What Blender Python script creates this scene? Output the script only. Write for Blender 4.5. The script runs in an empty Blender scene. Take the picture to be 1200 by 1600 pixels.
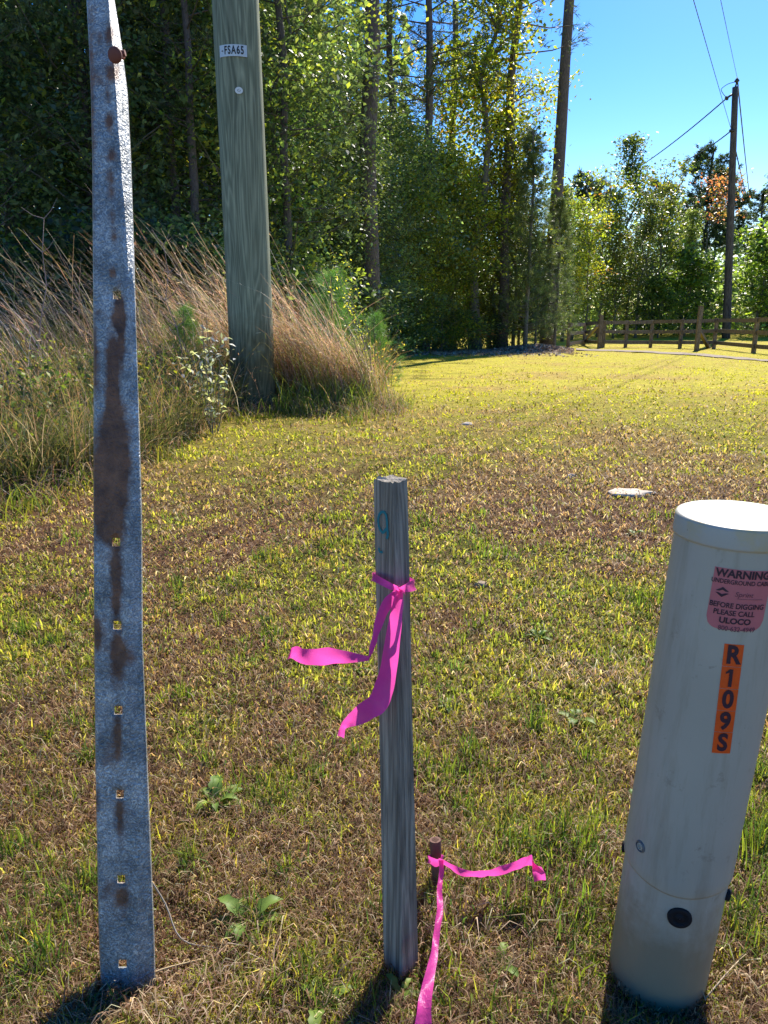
import bpy, bmesh, math, random
import numpy as np
from mathutils import Vector, Matrix

# ------------------------------------------------------------------ camera, sky, sun, exposure
S = bpy.context.scene
C = S.collection
F = 26.0/36.0*1600.0           # focal length in photo pixels
PITCH = math.radians(15.3)
CAMH = 0.95
cd = bpy.data.cameras.new('camera'); cam = bpy.data.objects.new('camera', cd); C.objects.link(cam)
cd.sensor_fit = 'VERTICAL'; cd.sensor_height = 36.0; cd.lens = 26.0
cd.clip_start = 0.02; cd.clip_end = 2000
cam.location = (0, 0, CAMH); cam.rotation_euler = (math.pi/2-PITCH, 0, 0)
S.camera = cam
SUN_AZ, SUN_EL = math.radians(24), math.radians(41)    # azimuth to the right of straight ahead
w = bpy.data.worlds.new('World'); S.world = w; w.use_nodes = True
wn = w.node_tree
sky = wn.nodes.new('ShaderNodeTexSky'); sky.sky_type = 'NISHITA'; sky.sun_disc = False
sky.sun_elevation = SUN_EL; sky.sun_rotation = SUN_AZ
sky.air_density = 1.0; sky.dust_density = 0.2; sky.ozone_density = 3.0
hs_ = wn.nodes.new('ShaderNodeHueSaturation'); hs_.inputs['Saturation'].default_value = 1.5; hs_.inputs['Hue'].default_value = 0.513
wn.links.new(sky.outputs[0], hs_.inputs['Color']); wn.links.new(hs_.outputs[0], wn.nodes['Background'].inputs[0])
wn.nodes['Background'].inputs[1].default_value = 0.105
sl = bpy.data.lights.new('sun', 'SUN'); sl.energy = 5.0; sl.angle = math.radians(0.5); sl.color = (1, 0.93, 0.82)
so = bpy.data.objects.new('sun', sl); C.objects.link(so); so.location = (10, 20, 20)
sdir = Vector((math.sin(SUN_AZ)*math.cos(SUN_EL), math.cos(SUN_AZ)*math.cos(SUN_EL), math.sin(SUN_EL)))
so.rotation_euler = sdir.to_track_quat('Z', 'Y').to_euler()
S.view_settings.view_transform = 'Standard'; S.view_settings.look = 'None'
S.view_settings.exposure = 1.05; S.view_settings.gamma = 1.0
S.render.resolution_x = 768; S.render.resolution_y = 1024
try:
    S.cycles.max_bounces = 6; S.cycles.transmission_bounces = 4; S.cycles.diffuse_bounces = 4
except Exception: pass

FW = Vector((0, math.cos(PITCH), -math.sin(PITCH))); UP = Vector((0, math.sin(PITCH), math.cos(PITCH))); RT = Vector((1, 0, 0))
CP = Vector((0, 0, CAMH))
def ray(px, py): return FW + RT*((px-600)/F) + UP*((800-py)/F)
def D(px, py, depth): return CP + ray(px, py)*depth            # a measured photo point at a given depth
def W(px, py, Y): r = ray(px, py); return CP + r*(Y/r.y)        # the same at a given distance Y

rng = np.random.default_rng(7); random.seed(7)
# ------------------------------------------------------------------ noise and terrain
_tab = np.random.default_rng(3).random((256, 256))
def vnoise(x, y):
    xi = np.floor(x).astype(int); yi = np.floor(y).astype(int); fx = x-xi; fy = y-yi
    fx = fx*fx*(3-2*fx); fy = fy*fy*(3-2*fy)
    g = lambda a, b: _tab[a % 256, b % 256]
    return (g(xi, yi)*(1-fx)+g(xi+1, yi)*fx)*(1-fy)+(g(xi, yi+1)*(1-fx)+g(xi+1, yi+1)*fx)*fy
def fbm(x, y, o=4):
    s = 0; a = .5; t = 0
    for k in range(o):
        s = s+a*vnoise(x*2**k+17.3*k, y*2**k-9.1*k); t += a; a *= .55
    return s/t
def terr(x, y):
    x = np.asarray(x, float); y = np.asarray(y, float)
    z = -0.5*np.clip((y-8)/22, 0, 1)-.012
    z = z + 0.030*(fbm(x*1.7, y*1.7, 3)-.5)*np.clip(y/2, .4, 1.5)
    bank = np.clip((-x-1.2)/2, 0, 1)*np.clip((y-5)/3, 0, 1)
    return z + 0.12*bank
def tz(x, y): return float(terr(x, y))
def G(px, py):
    r = ray(px, py); t = 0.5
    for _ in range(4000):
        p = CP+r*t
        if p.z <= tz(p.x, p.y): return p
        t += max(0.003, 0.004*t)
    return p
def bare(x, y):    # how brown the turf is, 0..1
    n = fbm(x*1.1+5, y*1.1, 4); m = fbm(x*4.5, y*4.5+40, 3)
    b = (n-.45)*3.4+(m-.5)*2.2+.5
    b = b + .45*np.exp(-((y-3.9)/1.0)**2)*np.clip((x+.3)/1.0, 0, 1)
    b = b + .15*np.exp(-((y-1.2)/.8)**2)
    b = b - .17 - np.clip((y-4.6)/3.5, 0, 1)*.6
    return np.clip(b, 0, 1)

# ------------------------------------------------------------------ mesh and object helpers
def tag(o, label=None, cat=None, group=None, kind=None):
    if label: o['label'] = label
    if cat: o['category'] = cat
    if group: o['group'] = group
    if kind: o['kind'] = kind
    return o
def empty(name, loc, label, cat, group=None):
    o = bpy.data.objects.new(name, None); C.objects.link(o); o.location = loc; o.empty_display_size = .1
    return tag(o, label, cat, group)
def arrmesh(name, V, faces, cols=None, smooth=False):
    """faces: list of int arrays (n,k)."""
    me = bpy.data.meshes.new(name)
    V = np.ascontiguousarray(V, dtype=np.float32)
    me.vertices.add(len(V)); me.vertices.foreach_set('co', V.ravel())
    fs = [np.asarray(f, dtype=np.int32) for f in faces if len(f)]
    loops = np.concatenate([f.ravel() for f in fs]); tot = np.concatenate([np.full(len(f), f.shape[1], np.int32) for f in fs])
    st = np.concatenate([[0], np.cumsum(tot)[:-1]]).astype(np.int32)
    me.loops.add(len(loops)); me.loops.foreach_set('vertex_index', loops)
    me.polygons.add(len(tot)); me.polygons.foreach_set('loop_start', st); me.polygons.foreach_set('loop_total', tot)
    if smooth: me.polygons.foreach_set('use_smooth', np.ones(len(tot), bool))
    me.update(calc_edges=True)
    if cols is not None:
        a = me.color_attributes.new('Col', 'FLOAT_COLOR', 'POINT')
        c = np.ones((len(V), 4), np.float32); c[:, :3] = cols; a.data.foreach_set('color', c.ravel())
    return me
def ob(name, me, mat, parent=None, keep=False):
    o = bpy.data.objects.new(name, me); C.objects.link(o)
    if mat and not me.materials: me.materials.append(mat)
    if parent:
        o.parent = parent
        if not keep: o.matrix_parent_inverse = Matrix.Translation(parent.location).inverted()
    return o
class MB:
    def __init__(s): s.v = []; s.f = []
    def tube(s, pts, rad, n=8, cap=True):
        pts = [Vector(p) for p in pts]; b = len(s.v)
        for i, p in enumerate(pts):
            d = (pts[min(i+1, len(pts)-1)]-pts[max(i-1, 0)]).normalized()
            a = d.cross(Vector((0, 1, 0)) if abs(d.y) < .9 else Vector((1, 0, 0))).normalized(); c = d.cross(a)
            r = rad[i] if hasattr(rad, '__len__') else rad
            for k in range(n):
                t = 2*math.pi*k/n; s.v.append(p+a*math.cos(t)*r+c*math.sin(t)*r)
        for i in range(len(pts)-1):
            for k in range(n):
                s.f.append((b+i*n+k, b+i*n+(k+1) % n, b+(i+1)*n+(k+1) % n, b+(i+1)*n+k))
        if cap: s.f.append(tuple(b+k for k in range(n))[::-1]); s.f.append(tuple(b+(len(pts)-1)*n+k for k in range(n)))
        return s
    def beam(s, a, b_, wd, ht):
        a = Vector(a); b_ = Vector(b_); d = (b_-a).normalized(); side = d.cross(Vector((0, 0, 1)))
        side = side.normalized() if side.length > 1e-3 else Vector((1, 0, 0)); up = side.cross(d)
        i0 = len(s.v)
        for p in (a, b_):
            for sx, sy in ((-1, -1), (1, -1), (1, 1), (-1, 1)): s.v.append(p+side*wd/2*sx+up*ht/2*sy)
        for q in ((0, 1, 2, 3), (7, 6, 5, 4), (0, 4, 5, 1), (1, 5, 6, 2), (2, 6, 7, 3), (3, 7, 4, 0)): s.f.append(tuple(i0+k for k in q))
        return s
    def mesh(s, name, smooth=False):
        me = bpy.data.meshes.new(name); me.from_pydata([tuple(v) for v in s.v], [], s.f); me.update()
        if smooth: me.polygons.foreach_set('use_smooth', [True]*len(me.polygons))
        return me
def catmull(P, n=8):
    P = [np.array(p, float) for p in P]; Q = [2*P[0]-P[1]]+P+[2*P[-1]-P[-2]]; out = []
    for i in range(1, len(Q)-2):
        for k in range(n):
            t = k/n; a, b, c, d = Q[i-1:i+3]
            out.append(.5*((2*b)+(-a+c)*t+(2*a-5*b+4*c-d)*t*t+(-a+3*b-3*c+d)*t**3))
    out.append(P[-1]); return out

# ------------------------------------------------------------------ materials
def mat(name):
    m = bpy.data.materials.new(name); m.use_nodes = True; nt = m.node_tree
    return m, nt, nt.nodes['Principled BSDF'], nt.links
def nd(nt, t, **kw):
    n = nt.nodes.new(t)
    for k, v in kw.items():
        if k.startswith('_'): n.inputs[k[1:].replace('_', ' ')].default_value = v
        else: setattr(n, k, v)
    return n
def ramp(nt, stops, src):
    r = nt.nodes.new('ShaderNodeValToRGB'); e = r.color_ramp.elements
    while len(e) < len(stops): e.new(.5)
    for i, (p, c) in enumerate(stops): e[i].position = p; e[i].color = (*c, 1) if len(c) == 3 else c
    nt.links.new(src, r.inputs[0]); return r
def coords(nt, scale=(1, 1, 1), src='Object'):
    tc = nt.nodes.new('ShaderNodeTexCoord'); mp = nt.nodes.new('ShaderNodeMapping'); mp.inputs['Scale'].default_value = scale
    nt.links.new(tc.outputs[src], mp.inputs[0]); return mp.outputs[0]
def bump(nt, h, strength, dist, bsdf):
    b = nd(nt, 'ShaderNodeBump', _Strength=strength, _Distance=dist); nt.links.new(h, b.inputs['Height']); nt.links.new(b.outputs[0], bsdf.inputs['Normal']); return b
def mixc(nt, a, b, fac, mode='MIX'):
    m = nt.nodes.new('ShaderNodeMix'); m.data_type = 'RGBA'; m.blend_type = mode
    for s, i in ((a, 6), (b, 7), (fac, 0)):
        if hasattr(s, 'is_output'): nt.links.new(s, m.inputs[i])
        else: m.inputs[i].default_value = s if i == 0 else (*s, 1)
    return m.outputs[2]
def noise(nt, vec, scale, detail=4, rough=.55, dist=0):
    n = nd(nt, 'ShaderNodeTexNoise', _Scale=scale, _Detail=detail, _Roughness=rough, _Distortion=dist); nt.links.new(vec, n.inputs['Vector']); return n.outputs[0]
def leafy(name, trans=.5, rough=.5, spec=.3, vary=.25, tint=(1.25, 1.2, .6)):
    """thin leaf: own colour from the Col attribute, light passes through it"""
    m, nt, b, L = mat(name)
    at = nd(nt, 'ShaderNodeAttribute', attribute_name='Col')
    oi = nt.nodes.new('ShaderNodeObjectInfo')
    mr = nd(nt, 'ShaderNodeMapRange'); mr.inputs[3].default_value = 1-vary; mr.inputs[4].default_value = 1+vary; L.new(oi.outputs['Random'], mr.inputs[0])
    hs = nd(nt, 'ShaderNodeHueSaturation'); L.new(at.outputs['Color'], hs.inputs['Color']); L.new(mr.outputs[0], hs.inputs['Value'])
    b.inputs['Roughness'].default_value = rough; b.inputs['Specular IOR Level'].default_value = spec
    hs.inputs['Value'].default_value = 1
    L.new(hs.outputs[0], b.inputs['Base Color'])
    tr = nt.nodes.new('ShaderNodeBsdfTranslucent'); L.new(mixc(nt, hs.outputs[0], tint, 1.0, 'MULTIPLY'), tr.inputs['Color'])
    mx = nt.nodes.new('ShaderNodeMixShader'); mx.inputs[0].default_value = trans
    L.new(b.outputs[0], mx.inputs[1]); L.new(tr.outputs[0], mx.inputs[2]); L.new(mx.outputs[0], nt.nodes['Material Output'].inputs[0])
    return m
M_grass = leafy('turf_blades', .55, .6, .15, 0, (1.5, 1.42, .85))
M_leaf = leafy('leaves', .5, .42, .5, .35, (2.0, 2.0, .8))
M_needle = leafy('needles', .35, .5, .3, .15, (1.6, 1.6, .9))
M_straw = leafy('dry_stems', .4, .65, .15, 0, (1.3, 1.1, .8))
M_weed = leafy('weed_leaves', .4, .5, .2, .1, (1.5, 1.5, .6))
M_litter = leafy('leaf_litter', .15, .8, .1, 0, (1, 1, 1))

def m_ground():
    m, nt, b, L = mat('soil_and_thatch')
    v = coords(nt); at = nd(nt, 'ShaderNodeAttribute', attribute_name='Col')
    n1 = noise(nt, v, 55, 6, .7); n2 = noise(nt, v, 9, 5, .6)
    c = mixc(nt, at.outputs['Color'], ramp(nt, [(.3, (.25, .2, .15)), (.7, (1.5, 1.4, 1.25))], n1).outputs[0], 1.0, 'MULTIPLY')
    c = mixc(nt, c, ramp(nt, [(.3, (.6, .58, .5)), (.7, (1.25, 1.2, 1.1))], n2).outputs[0], .8, 'MULTIPLY')
    L.new(c, b.inputs['Base Color']); b.inputs['Roughness'].default_value = .95; b.inputs['Specular IOR Level'].default_value = .1
    bump(nt, n1, .8, .02, b); return m
def m_bark(name, c1, c2, sc=1.0):
    m, nt, b, L = mat(name)
    v = coords(nt, (6*sc, 6*sc, 1.3*sc)); n = noise(nt, v, 4, 6, .7, .6)
    vo = nd(nt, 'ShaderNodeTexVoronoi', _Scale=5.0, feature='DISTANCE_TO_EDGE'); L.new(v, vo.inputs['Vector'])
    r = ramp(nt, [(.25, c1), (.7, c2)], n); e = ramp(nt, [(.0, (.35, .35, .35)), (.12, (1, 1, 1))], vo.outputs[0])
    L.new(mixc(nt, r.outputs[0], e.outputs[0], .8, 'MULTIPLY'), b.inputs['Base Color']); b.inputs['Roughness'].default_value = .9
    bump(nt, vo.outputs[0], .7, .03, b); return m
M_pinebark = m_bark('pine_bark', (.07, .055, .055), (.2, .16, .15))
M_greybark = m_bark('grey_bark', (.09, .08, .07), (.26, .24, .2), 2)
def m_wood(name, dark, mid, light, grain=30, zs=.035, bscale=.6, crack=.75, flame=26.0):
    m, nt, b, L = mat(name)
    v = coords(nt, (1, 1, zs)); n1 = noise(nt, v, grain*3, 6, .7, .25)
    v2 = coords(nt, (1, 1, zs*2.2)); n0 = noise(nt, v2, grain*.35, 3, .5, .4)
    wv = nd(nt, 'ShaderNodeTexNoise', _Scale=grain, _Detail=3.0, _Distortion=1.5); L.new(v, wv.inputs['Vector'])
    # contour lines of a stretched noise read as flame grain
    ml = nd(nt, 'ShaderNodeMath', operation='MULTIPLY'); L.new(n0, ml.inputs[0]); ml.inputs[1].default_value = flame
    fr = nd(nt, 'ShaderNodeMath', operation='PINGPONG'); L.new(ml.outputs[0], fr.inputs[0]); fr.inputs[1].default_value = 1.0
    r1 = ramp(nt, [(.0, dark), (.5, mid), (1.0, light)], fr.outputs[0])
    r2 = ramp(nt, [(.3, dark), (.5, mid), (.75, light)], n1)
    c = mixc(nt, r1.outputs[0], r2.outputs[0], .5)
    r3 = ramp(nt, [(.36, (.35, .35, .37)), (.52, (1, 1, 1))], wv.outputs[0]); c = mixc(nt, c, r3.outputs[0], crack, 'MULTIPLY')
    L.new(c, b.inputs['Base Color']); b.inputs['Roughness'].default_value = .85; b.inputs['Specular IOR Level'].default_value = .2
    ad = nd(nt, 'ShaderNodeMath', operation='ADD'); L.new(wv.outputs[0], ad.inputs[0]); L.new(n1, ad.inputs[1])
    bump(nt, ad.outputs[0], bscale, .006, b); return m
def weather_foot(m, h, col):       # browner, damp-stained wood towards the foot of a pole
    nt = m.node_tree; b = nt.nodes['Principled BSDF']; src = b.inputs['Base Color'].links[0].from_socket
    v = coords(nt); sx = nt.nodes.new('ShaderNodeSeparateXYZ'); nt.links.new(v, sx.inputs[0])
    ad = nd(nt, 'ShaderNodeMath', operation='MULTIPLY_ADD'); nt.links.new(noise(nt, v, 5, 5, .7), ad.inputs[0]); ad.inputs[1].default_value = -.9; nt.links.new(sx.outputs[2], ad.inputs[2])
    f = ramp(nt, [(0.0, (1, 1, 1)), (h, (0, 0, 0))], ad.outputs[0]); c = mixc(nt, src, mixc(nt, src, col, 1.0, 'MULTIPLY'), f.outputs[0]); nt.links.new(c, b.inputs['Base Color'])
M_pole = m_wood('treated_pole_wood', (.125, .14, .10), (.20, .225, .16), (.40, .42, .30), 12, .045, .4, .4, 34.0)
weather_foot(M_pole, .55, (.62, .5, .38))
M_stake = m_wood('weathered_stake_wood', (.13, .11, .085), (.29, .255, .205), (.56, .50, .40), 120, .018, .7, .55, 9.0)
M_fence = m_wood('fence_wood', (.10, .075, .055), (.2, .155, .115), (.32, .26, .2), 20, .3, .4)
M_farpole = m_wood('old_pole_wood', (.05, .045, .045), (.1, .09, .085), (.16, .14, .13), 8, .1, .4)
def m_simple(name, col, rough=.5, metal=0, spec=.5, nz=None, trans=0):
    m, nt, b, L = mat(name)
    v = coords(nt); n = noise(nt, v, nz or 40, 5, .6)
    c = mixc(nt, col, tuple(x*.72 for x in col), n); L.new(c, b.inputs['Base Color'])
    b.inputs['Roughness'].default_value = rough; b.inputs['Metallic'].default_value = metal; b.inputs['Specular IOR Level'].default_value = spec
    if trans:
        tr = nt.nodes.new('ShaderNodeBsdfTranslucent'); L.new(c, tr.inputs['Color']); mx = nt.nodes.new('ShaderNodeMixShader'); mx.inputs[0].default_value = trans
        L.new(b.outputs[0], mx.inputs[1]); L.new(tr.outputs[0], mx.inputs[2]); L.new(mx.outputs[0], nt.nodes['Material Output'].inputs[0])
    return m
def m_galv():
    m, nt, b, L = mat('galvanised_steel')
    v = coords(nt); vo = nd(nt, 'ShaderNodeTexVoronoi', _Scale=230.0, feature='SMOOTH_F1'); 
    nz = nt.nodes.new('ShaderNodeTexNoise'); nz.inputs['Scale'].default_value = 90; nz.inputs['Detail'].default_value = 3; L.new(v, nz.inputs['Vector'])
    vd = mixc(nt, v, nz.outputs['Color'], .02); L.new(vd, vo.inputs['Vector'])
    big = noise(nt, v, 18, 5, .6); fine = noise(nt, v, 110, 3, .6, 3.2)
    r = ramp(nt, [(.25, (.16, .17, .17)), (.5, (.33, .345, .345)), (.8, (.62, .62, .60))], big)
    f = ramp(nt, [(.38, (.55, .57, .6)), (.52, (.95, .95, .95)), (.64, (1.6, 1.6, 1.55))], fine)
    c = mixc(nt, r.outputs[0], f.outputs[0], .9, 'MULTIPLY')
    at = nd(nt, 'ShaderNodeAttribute', attribute_name='Col')   # r: rust stain painted on the metal
    sp = nt.nodes.new('ShaderNodeSeparateColor'); L.new(at.outputs['Color'], sp.inputs[0])
    ad = nd(nt, 'ShaderNodeMath', operation='MULTIPLY_ADD'); L.new(noise(nt, v, 60, 5, .65), ad.inputs[0]); ad.inputs[1].default_value = .9; L.new(sp.outputs[0], ad.inputs[2])
    rf = ramp(nt, [(.56, (0, 0, 0)), (1.0, (1, 1, 1))], ad.outputs[0])
    rust = ramp(nt, [(.3, (.07, .035, .022)), (.7, (.26, .12, .06))], noise(nt, v, 35, 5, .6))
    L.new(mixc(nt, c, rust.outputs[0], rf.outputs[0]), b.inputs['Base Color'])
    inv = nd(nt, 'ShaderNodeMath', operation='MULTIPLY_ADD'); L.new(rf.outputs[0], inv.inputs[0]); inv.inputs[1].default_value = -.45; inv.inputs[2].default_value = .5; L.new(inv.outputs[0], b.inputs['Metallic'])
    b.inputs['Roughness'].default_value = .5
    s = nd(nt, 'ShaderNodeMath', operation='ADD'); L.new(fine, s.inputs[0]); L.new(vo.outputs[0], s.inputs[1]); bump(nt, s.outputs[0], .9, .002, b); return m
def m_pedestal():
    m, nt, b, L = mat('pedestal_plastic')
    v = coords(nt); n = noise(nt, v, 6, 4, .5); sp = noise(nt, v, 60, 2, .5)
    c = ramp(nt, [(.3, (.37, .35, .285)), (.7, (.44, .415, .34))], n).outputs[0]
    c = mixc(nt, c, ramp(nt, [(.22, (.55, .55, .55)), (.27, (1, 1, 1))], sp).outputs[0], .6, 'MULTIPLY')
    sx = nt.nodes.new('ShaderNodeSeparateXYZ'); L.new(v, sx.inputs[0])     # splashed soil on the lowest hand's breadth
    ad = nd(nt, 'ShaderNodeMath', operation='MULTIPLY_ADD'); L.new(noise(nt, v, 22, 5, .7), ad.inputs[0]); ad.inputs[1].default_value = -.16; L.new(sx.outputs[2], ad.inputs[2])
    dirt = ramp(nt, [(0.0, (1, 1, 1)), (.09, (0, 0, 0))], ad.outputs[0])
    v3 = coords(nt, (1, 1, .12)); sk = ramp(nt, [(.5, (1, 1, 1)), (.72, (.72, .70, .64))], noise(nt, v3, 38, 5, .7)); c = mixc(nt, c, sk.outputs[0], .7, 'MULTIPLY')
    sc = ramp(nt, [(.60, (1, 1, 1)), (.66, (.5, .47, .42))], noise(nt, v, 27, 6, .75)); c = mixc(nt, c, sc.outputs[0], .35, 'MULTIPLY')
    c = mixc(nt, c, (.22, .17, .10), mixc(nt, (0, 0, 0), dirt.outputs[0], .8))
    L.new(c, b.inputs['Base Color']); b.inputs['Roughness'].default_value = .42; b.inputs['Specular IOR Level'].default_value = .4
    bump(nt, noise(nt, v, 150, 3, .6), .08, .002, b); return m
def m_cap():
    m, nt, b, L = mat('pedestal_cap_plastic'); v = coords(nt)
    n = noise(nt, v, 16, 5, .6); c = ramp(nt, [(.34, (.46, .38, .2)), (.5, (.42, .40, .33)), (.8, (.40, .40, .36))], n).outputs[0]
    c = mixc(nt, c, ramp(nt, [(.24, (.3, .28, .25)), (.3, (1, 1, 1))], noise(nt, v, 130, 3, .6)).outputs[0], .8, 'MULTIPLY')
    L.new(c, b.inputs['Base Color']); b.inputs['Roughness'].default_value = .5; return m

# ------------------------------------------------------------------ the ground
def ground():
    ys = np.concatenate([[-6, -2, -.5, 0], np.arange(.3, 4, .035), np.arange(4, 12, .15), np.arange(12, 60, .7), np.geomspace(60, 900, 16)])
    us = np.concatenate([[-6, -3, -1.6, -1.1], np.linspace(-.8, .8, 70), [1.1, 1.6, 3, 6]])
    Y, U = np.meshgrid(ys, us, indexing='ij'); X = U*(np.maximum(Y, 0)+.9)
    Z = terr(X, Y); V = np.stack([X, Y, Z], -1).reshape(-1, 3)
    b = bare(X, Y).reshape(-1, 1)
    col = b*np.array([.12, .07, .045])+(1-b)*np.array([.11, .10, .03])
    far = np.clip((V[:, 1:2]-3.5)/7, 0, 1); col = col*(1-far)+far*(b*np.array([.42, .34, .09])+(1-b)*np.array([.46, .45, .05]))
    nr, nc = Y.shape; i = np.arange(nr-1)[:, None]*nc+np.arange(nc-1)[None, :]
    fc = np.stack([i, i+1, i+nc+1, i+nc], -1).reshape(-1, 4)
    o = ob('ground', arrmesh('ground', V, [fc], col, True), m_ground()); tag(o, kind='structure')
ground()

def sheet(name, P, Q, m, dz=.004, kind='structure'):
    V = []; 
    for a, b in zip(P, Q):
        for t in (0, .33, .66, 1): x = a[0]*(1-t)+b[0]*t; y = a[1]*(1-t)+b[1]*t; V.append((x, y, tz(x, y)+dz))
    f = [(4*i+k, 4*i+k+1, 4*i+k+5, 4*i+k+4) for i in range(len(P)-1) for k in range(3)]
    o = ob(name, arrmesh(name, np.array(V), [np.array(f)]), m); tag(o, kind=kind); return o
pathpx = [(900, 546), (960, 548), (1020, 550.5), (1080, 554), (1140, 559), (1200, 564), (1270, 570), (1400, 582)]
a = catmull([tuple(G(x, y+1.6))[:2] for x, y in pathpx], 6); b_ = catmull([tuple(G(x, y-1.2))[:2] for x, y in pathpx], 6)
sheet('dirt_path', a, b_, m_simple('packed_pale_dirt', (.26, .2, .14), .95, nz=3), .02)

# blades: strip of two quads + tip, vectorised
def clearance(X, Y):     # trodden, shorter turf hard against the posts
    c = np.ones(len(X))
    for cx, cy, r in ((.025, .895, .032), (-.37, .93, .07), (.4115, .893, .078)):
        c = np.minimum(c, np.clip((np.hypot(X-cx, Y-cy)-r)/.05, .28, 1))
    return c
def blades(X, Y, Z, h, wd, az, lean, col, curl=None, flat=None):
    h = h*clearance(X, Y)
    n = len(X); d = np.stack([np.cos(az), np.sin(az), np.zeros(n)], -1); s = np.stack([-np.sin(az), np.cos(az), np.zeros(n)], -1)
    tw = rng.uniform(-.9, .9, n)[:, None]; s = s*np.cos(tw)+d*np.sin(tw)
    up = np.array([0, 0, 1.0]); R = np.stack([X, Y, Z], -1); h = h[:, None]; wd = wd[:, None]; lean = lean[:, None]
    p1 = R+(up*np.cos(lean*.5)+d*np.sin(lean*.5))*h*.5
    p2 = p1+(up*np.cos(lean*1.4)+d*np.sin(lean*1.4))*h*.5
    V = np.stack([R-s*wd*.5, R+s*wd*.5, p1-s*wd*.42, p1+s*wd*.42, p2], 1).reshape(-1, 3)
    i = np.arange(n)[:, None]*5
    q = np.concatenate([i, i+1, i+3, i+2], 1); t = np.concatenate([i+2, i+3, i+4], 1)
    
    C5 = np.repeat(col, 5, 0)
    if curl is not None: C5[4::5] = C5[4::5]*np.array([1.35, 1.2, 1.1]); C5[0::5] *= .8; C5[1::5] *= .8      # yellowed tips
    return V, q, t, C5
def merge(parts):
    V = []; Q = []; T = []; Cc = []; o = 0
    for v, q, t, c in parts: V.append(v); Q.append(q+o); T.append(t+o); Cc.append(c); o += len(v)
    return np.concatenate(V), np.concatenate(Q), np.concatenate(T), np.concatenate(Cc)
def spread(n, y0=505, y1=1760, p=1.0):
    """ground points, finer near and coarser far"""
    py = y0+(y1-y0)*rng.random(n)**p; a = PITCH+np.arctan((py-800)/F); Y = CAMH/np.tan(a)
    Y = np.where(Y > 8, (CAMH-.18)/(np.tan(a)-.0227), Y); Y = np.where((Y < 0) | (Y > 42), rng.uniform(26, 42, n), Y)
    X = rng.uniform(-.66, .66, n)*(Y+.35); return X, Y
def brushline(x):   # the mown edge of the tall weeds on the left
    x = np.asarray(x, float); b = np.interp(x, [-6, -3, -2.2, -1.9, -1.62, -1.5, -1.38, -.9, -.3, .1], [1.2, 2.4, 3.15, 3.65, 4.6, 5.4, 7.35, 7.4, 7.1, 7.4])
    return np.where(x < -.02, b, 99.)+.14*np.sin(x*5.3)+.10*np.sin(x*13+1)+.5*(fbm(x*2.2, x*0+3.3, 3)-.5)
def inbrush(x, y): return (y > brushline(x)) & (x < -.05)
def rgbmix(n, cols, wts, var=.25):
    cols = np.array(cols); k = rng.choice(len(cols), n, p=np.array(wts)/sum(wts)); c = cols[k]*rng.uniform(1-var, 1+var, (n, 1)); return c*rng.uniform(.9, 1.1, (n, 3))
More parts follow.
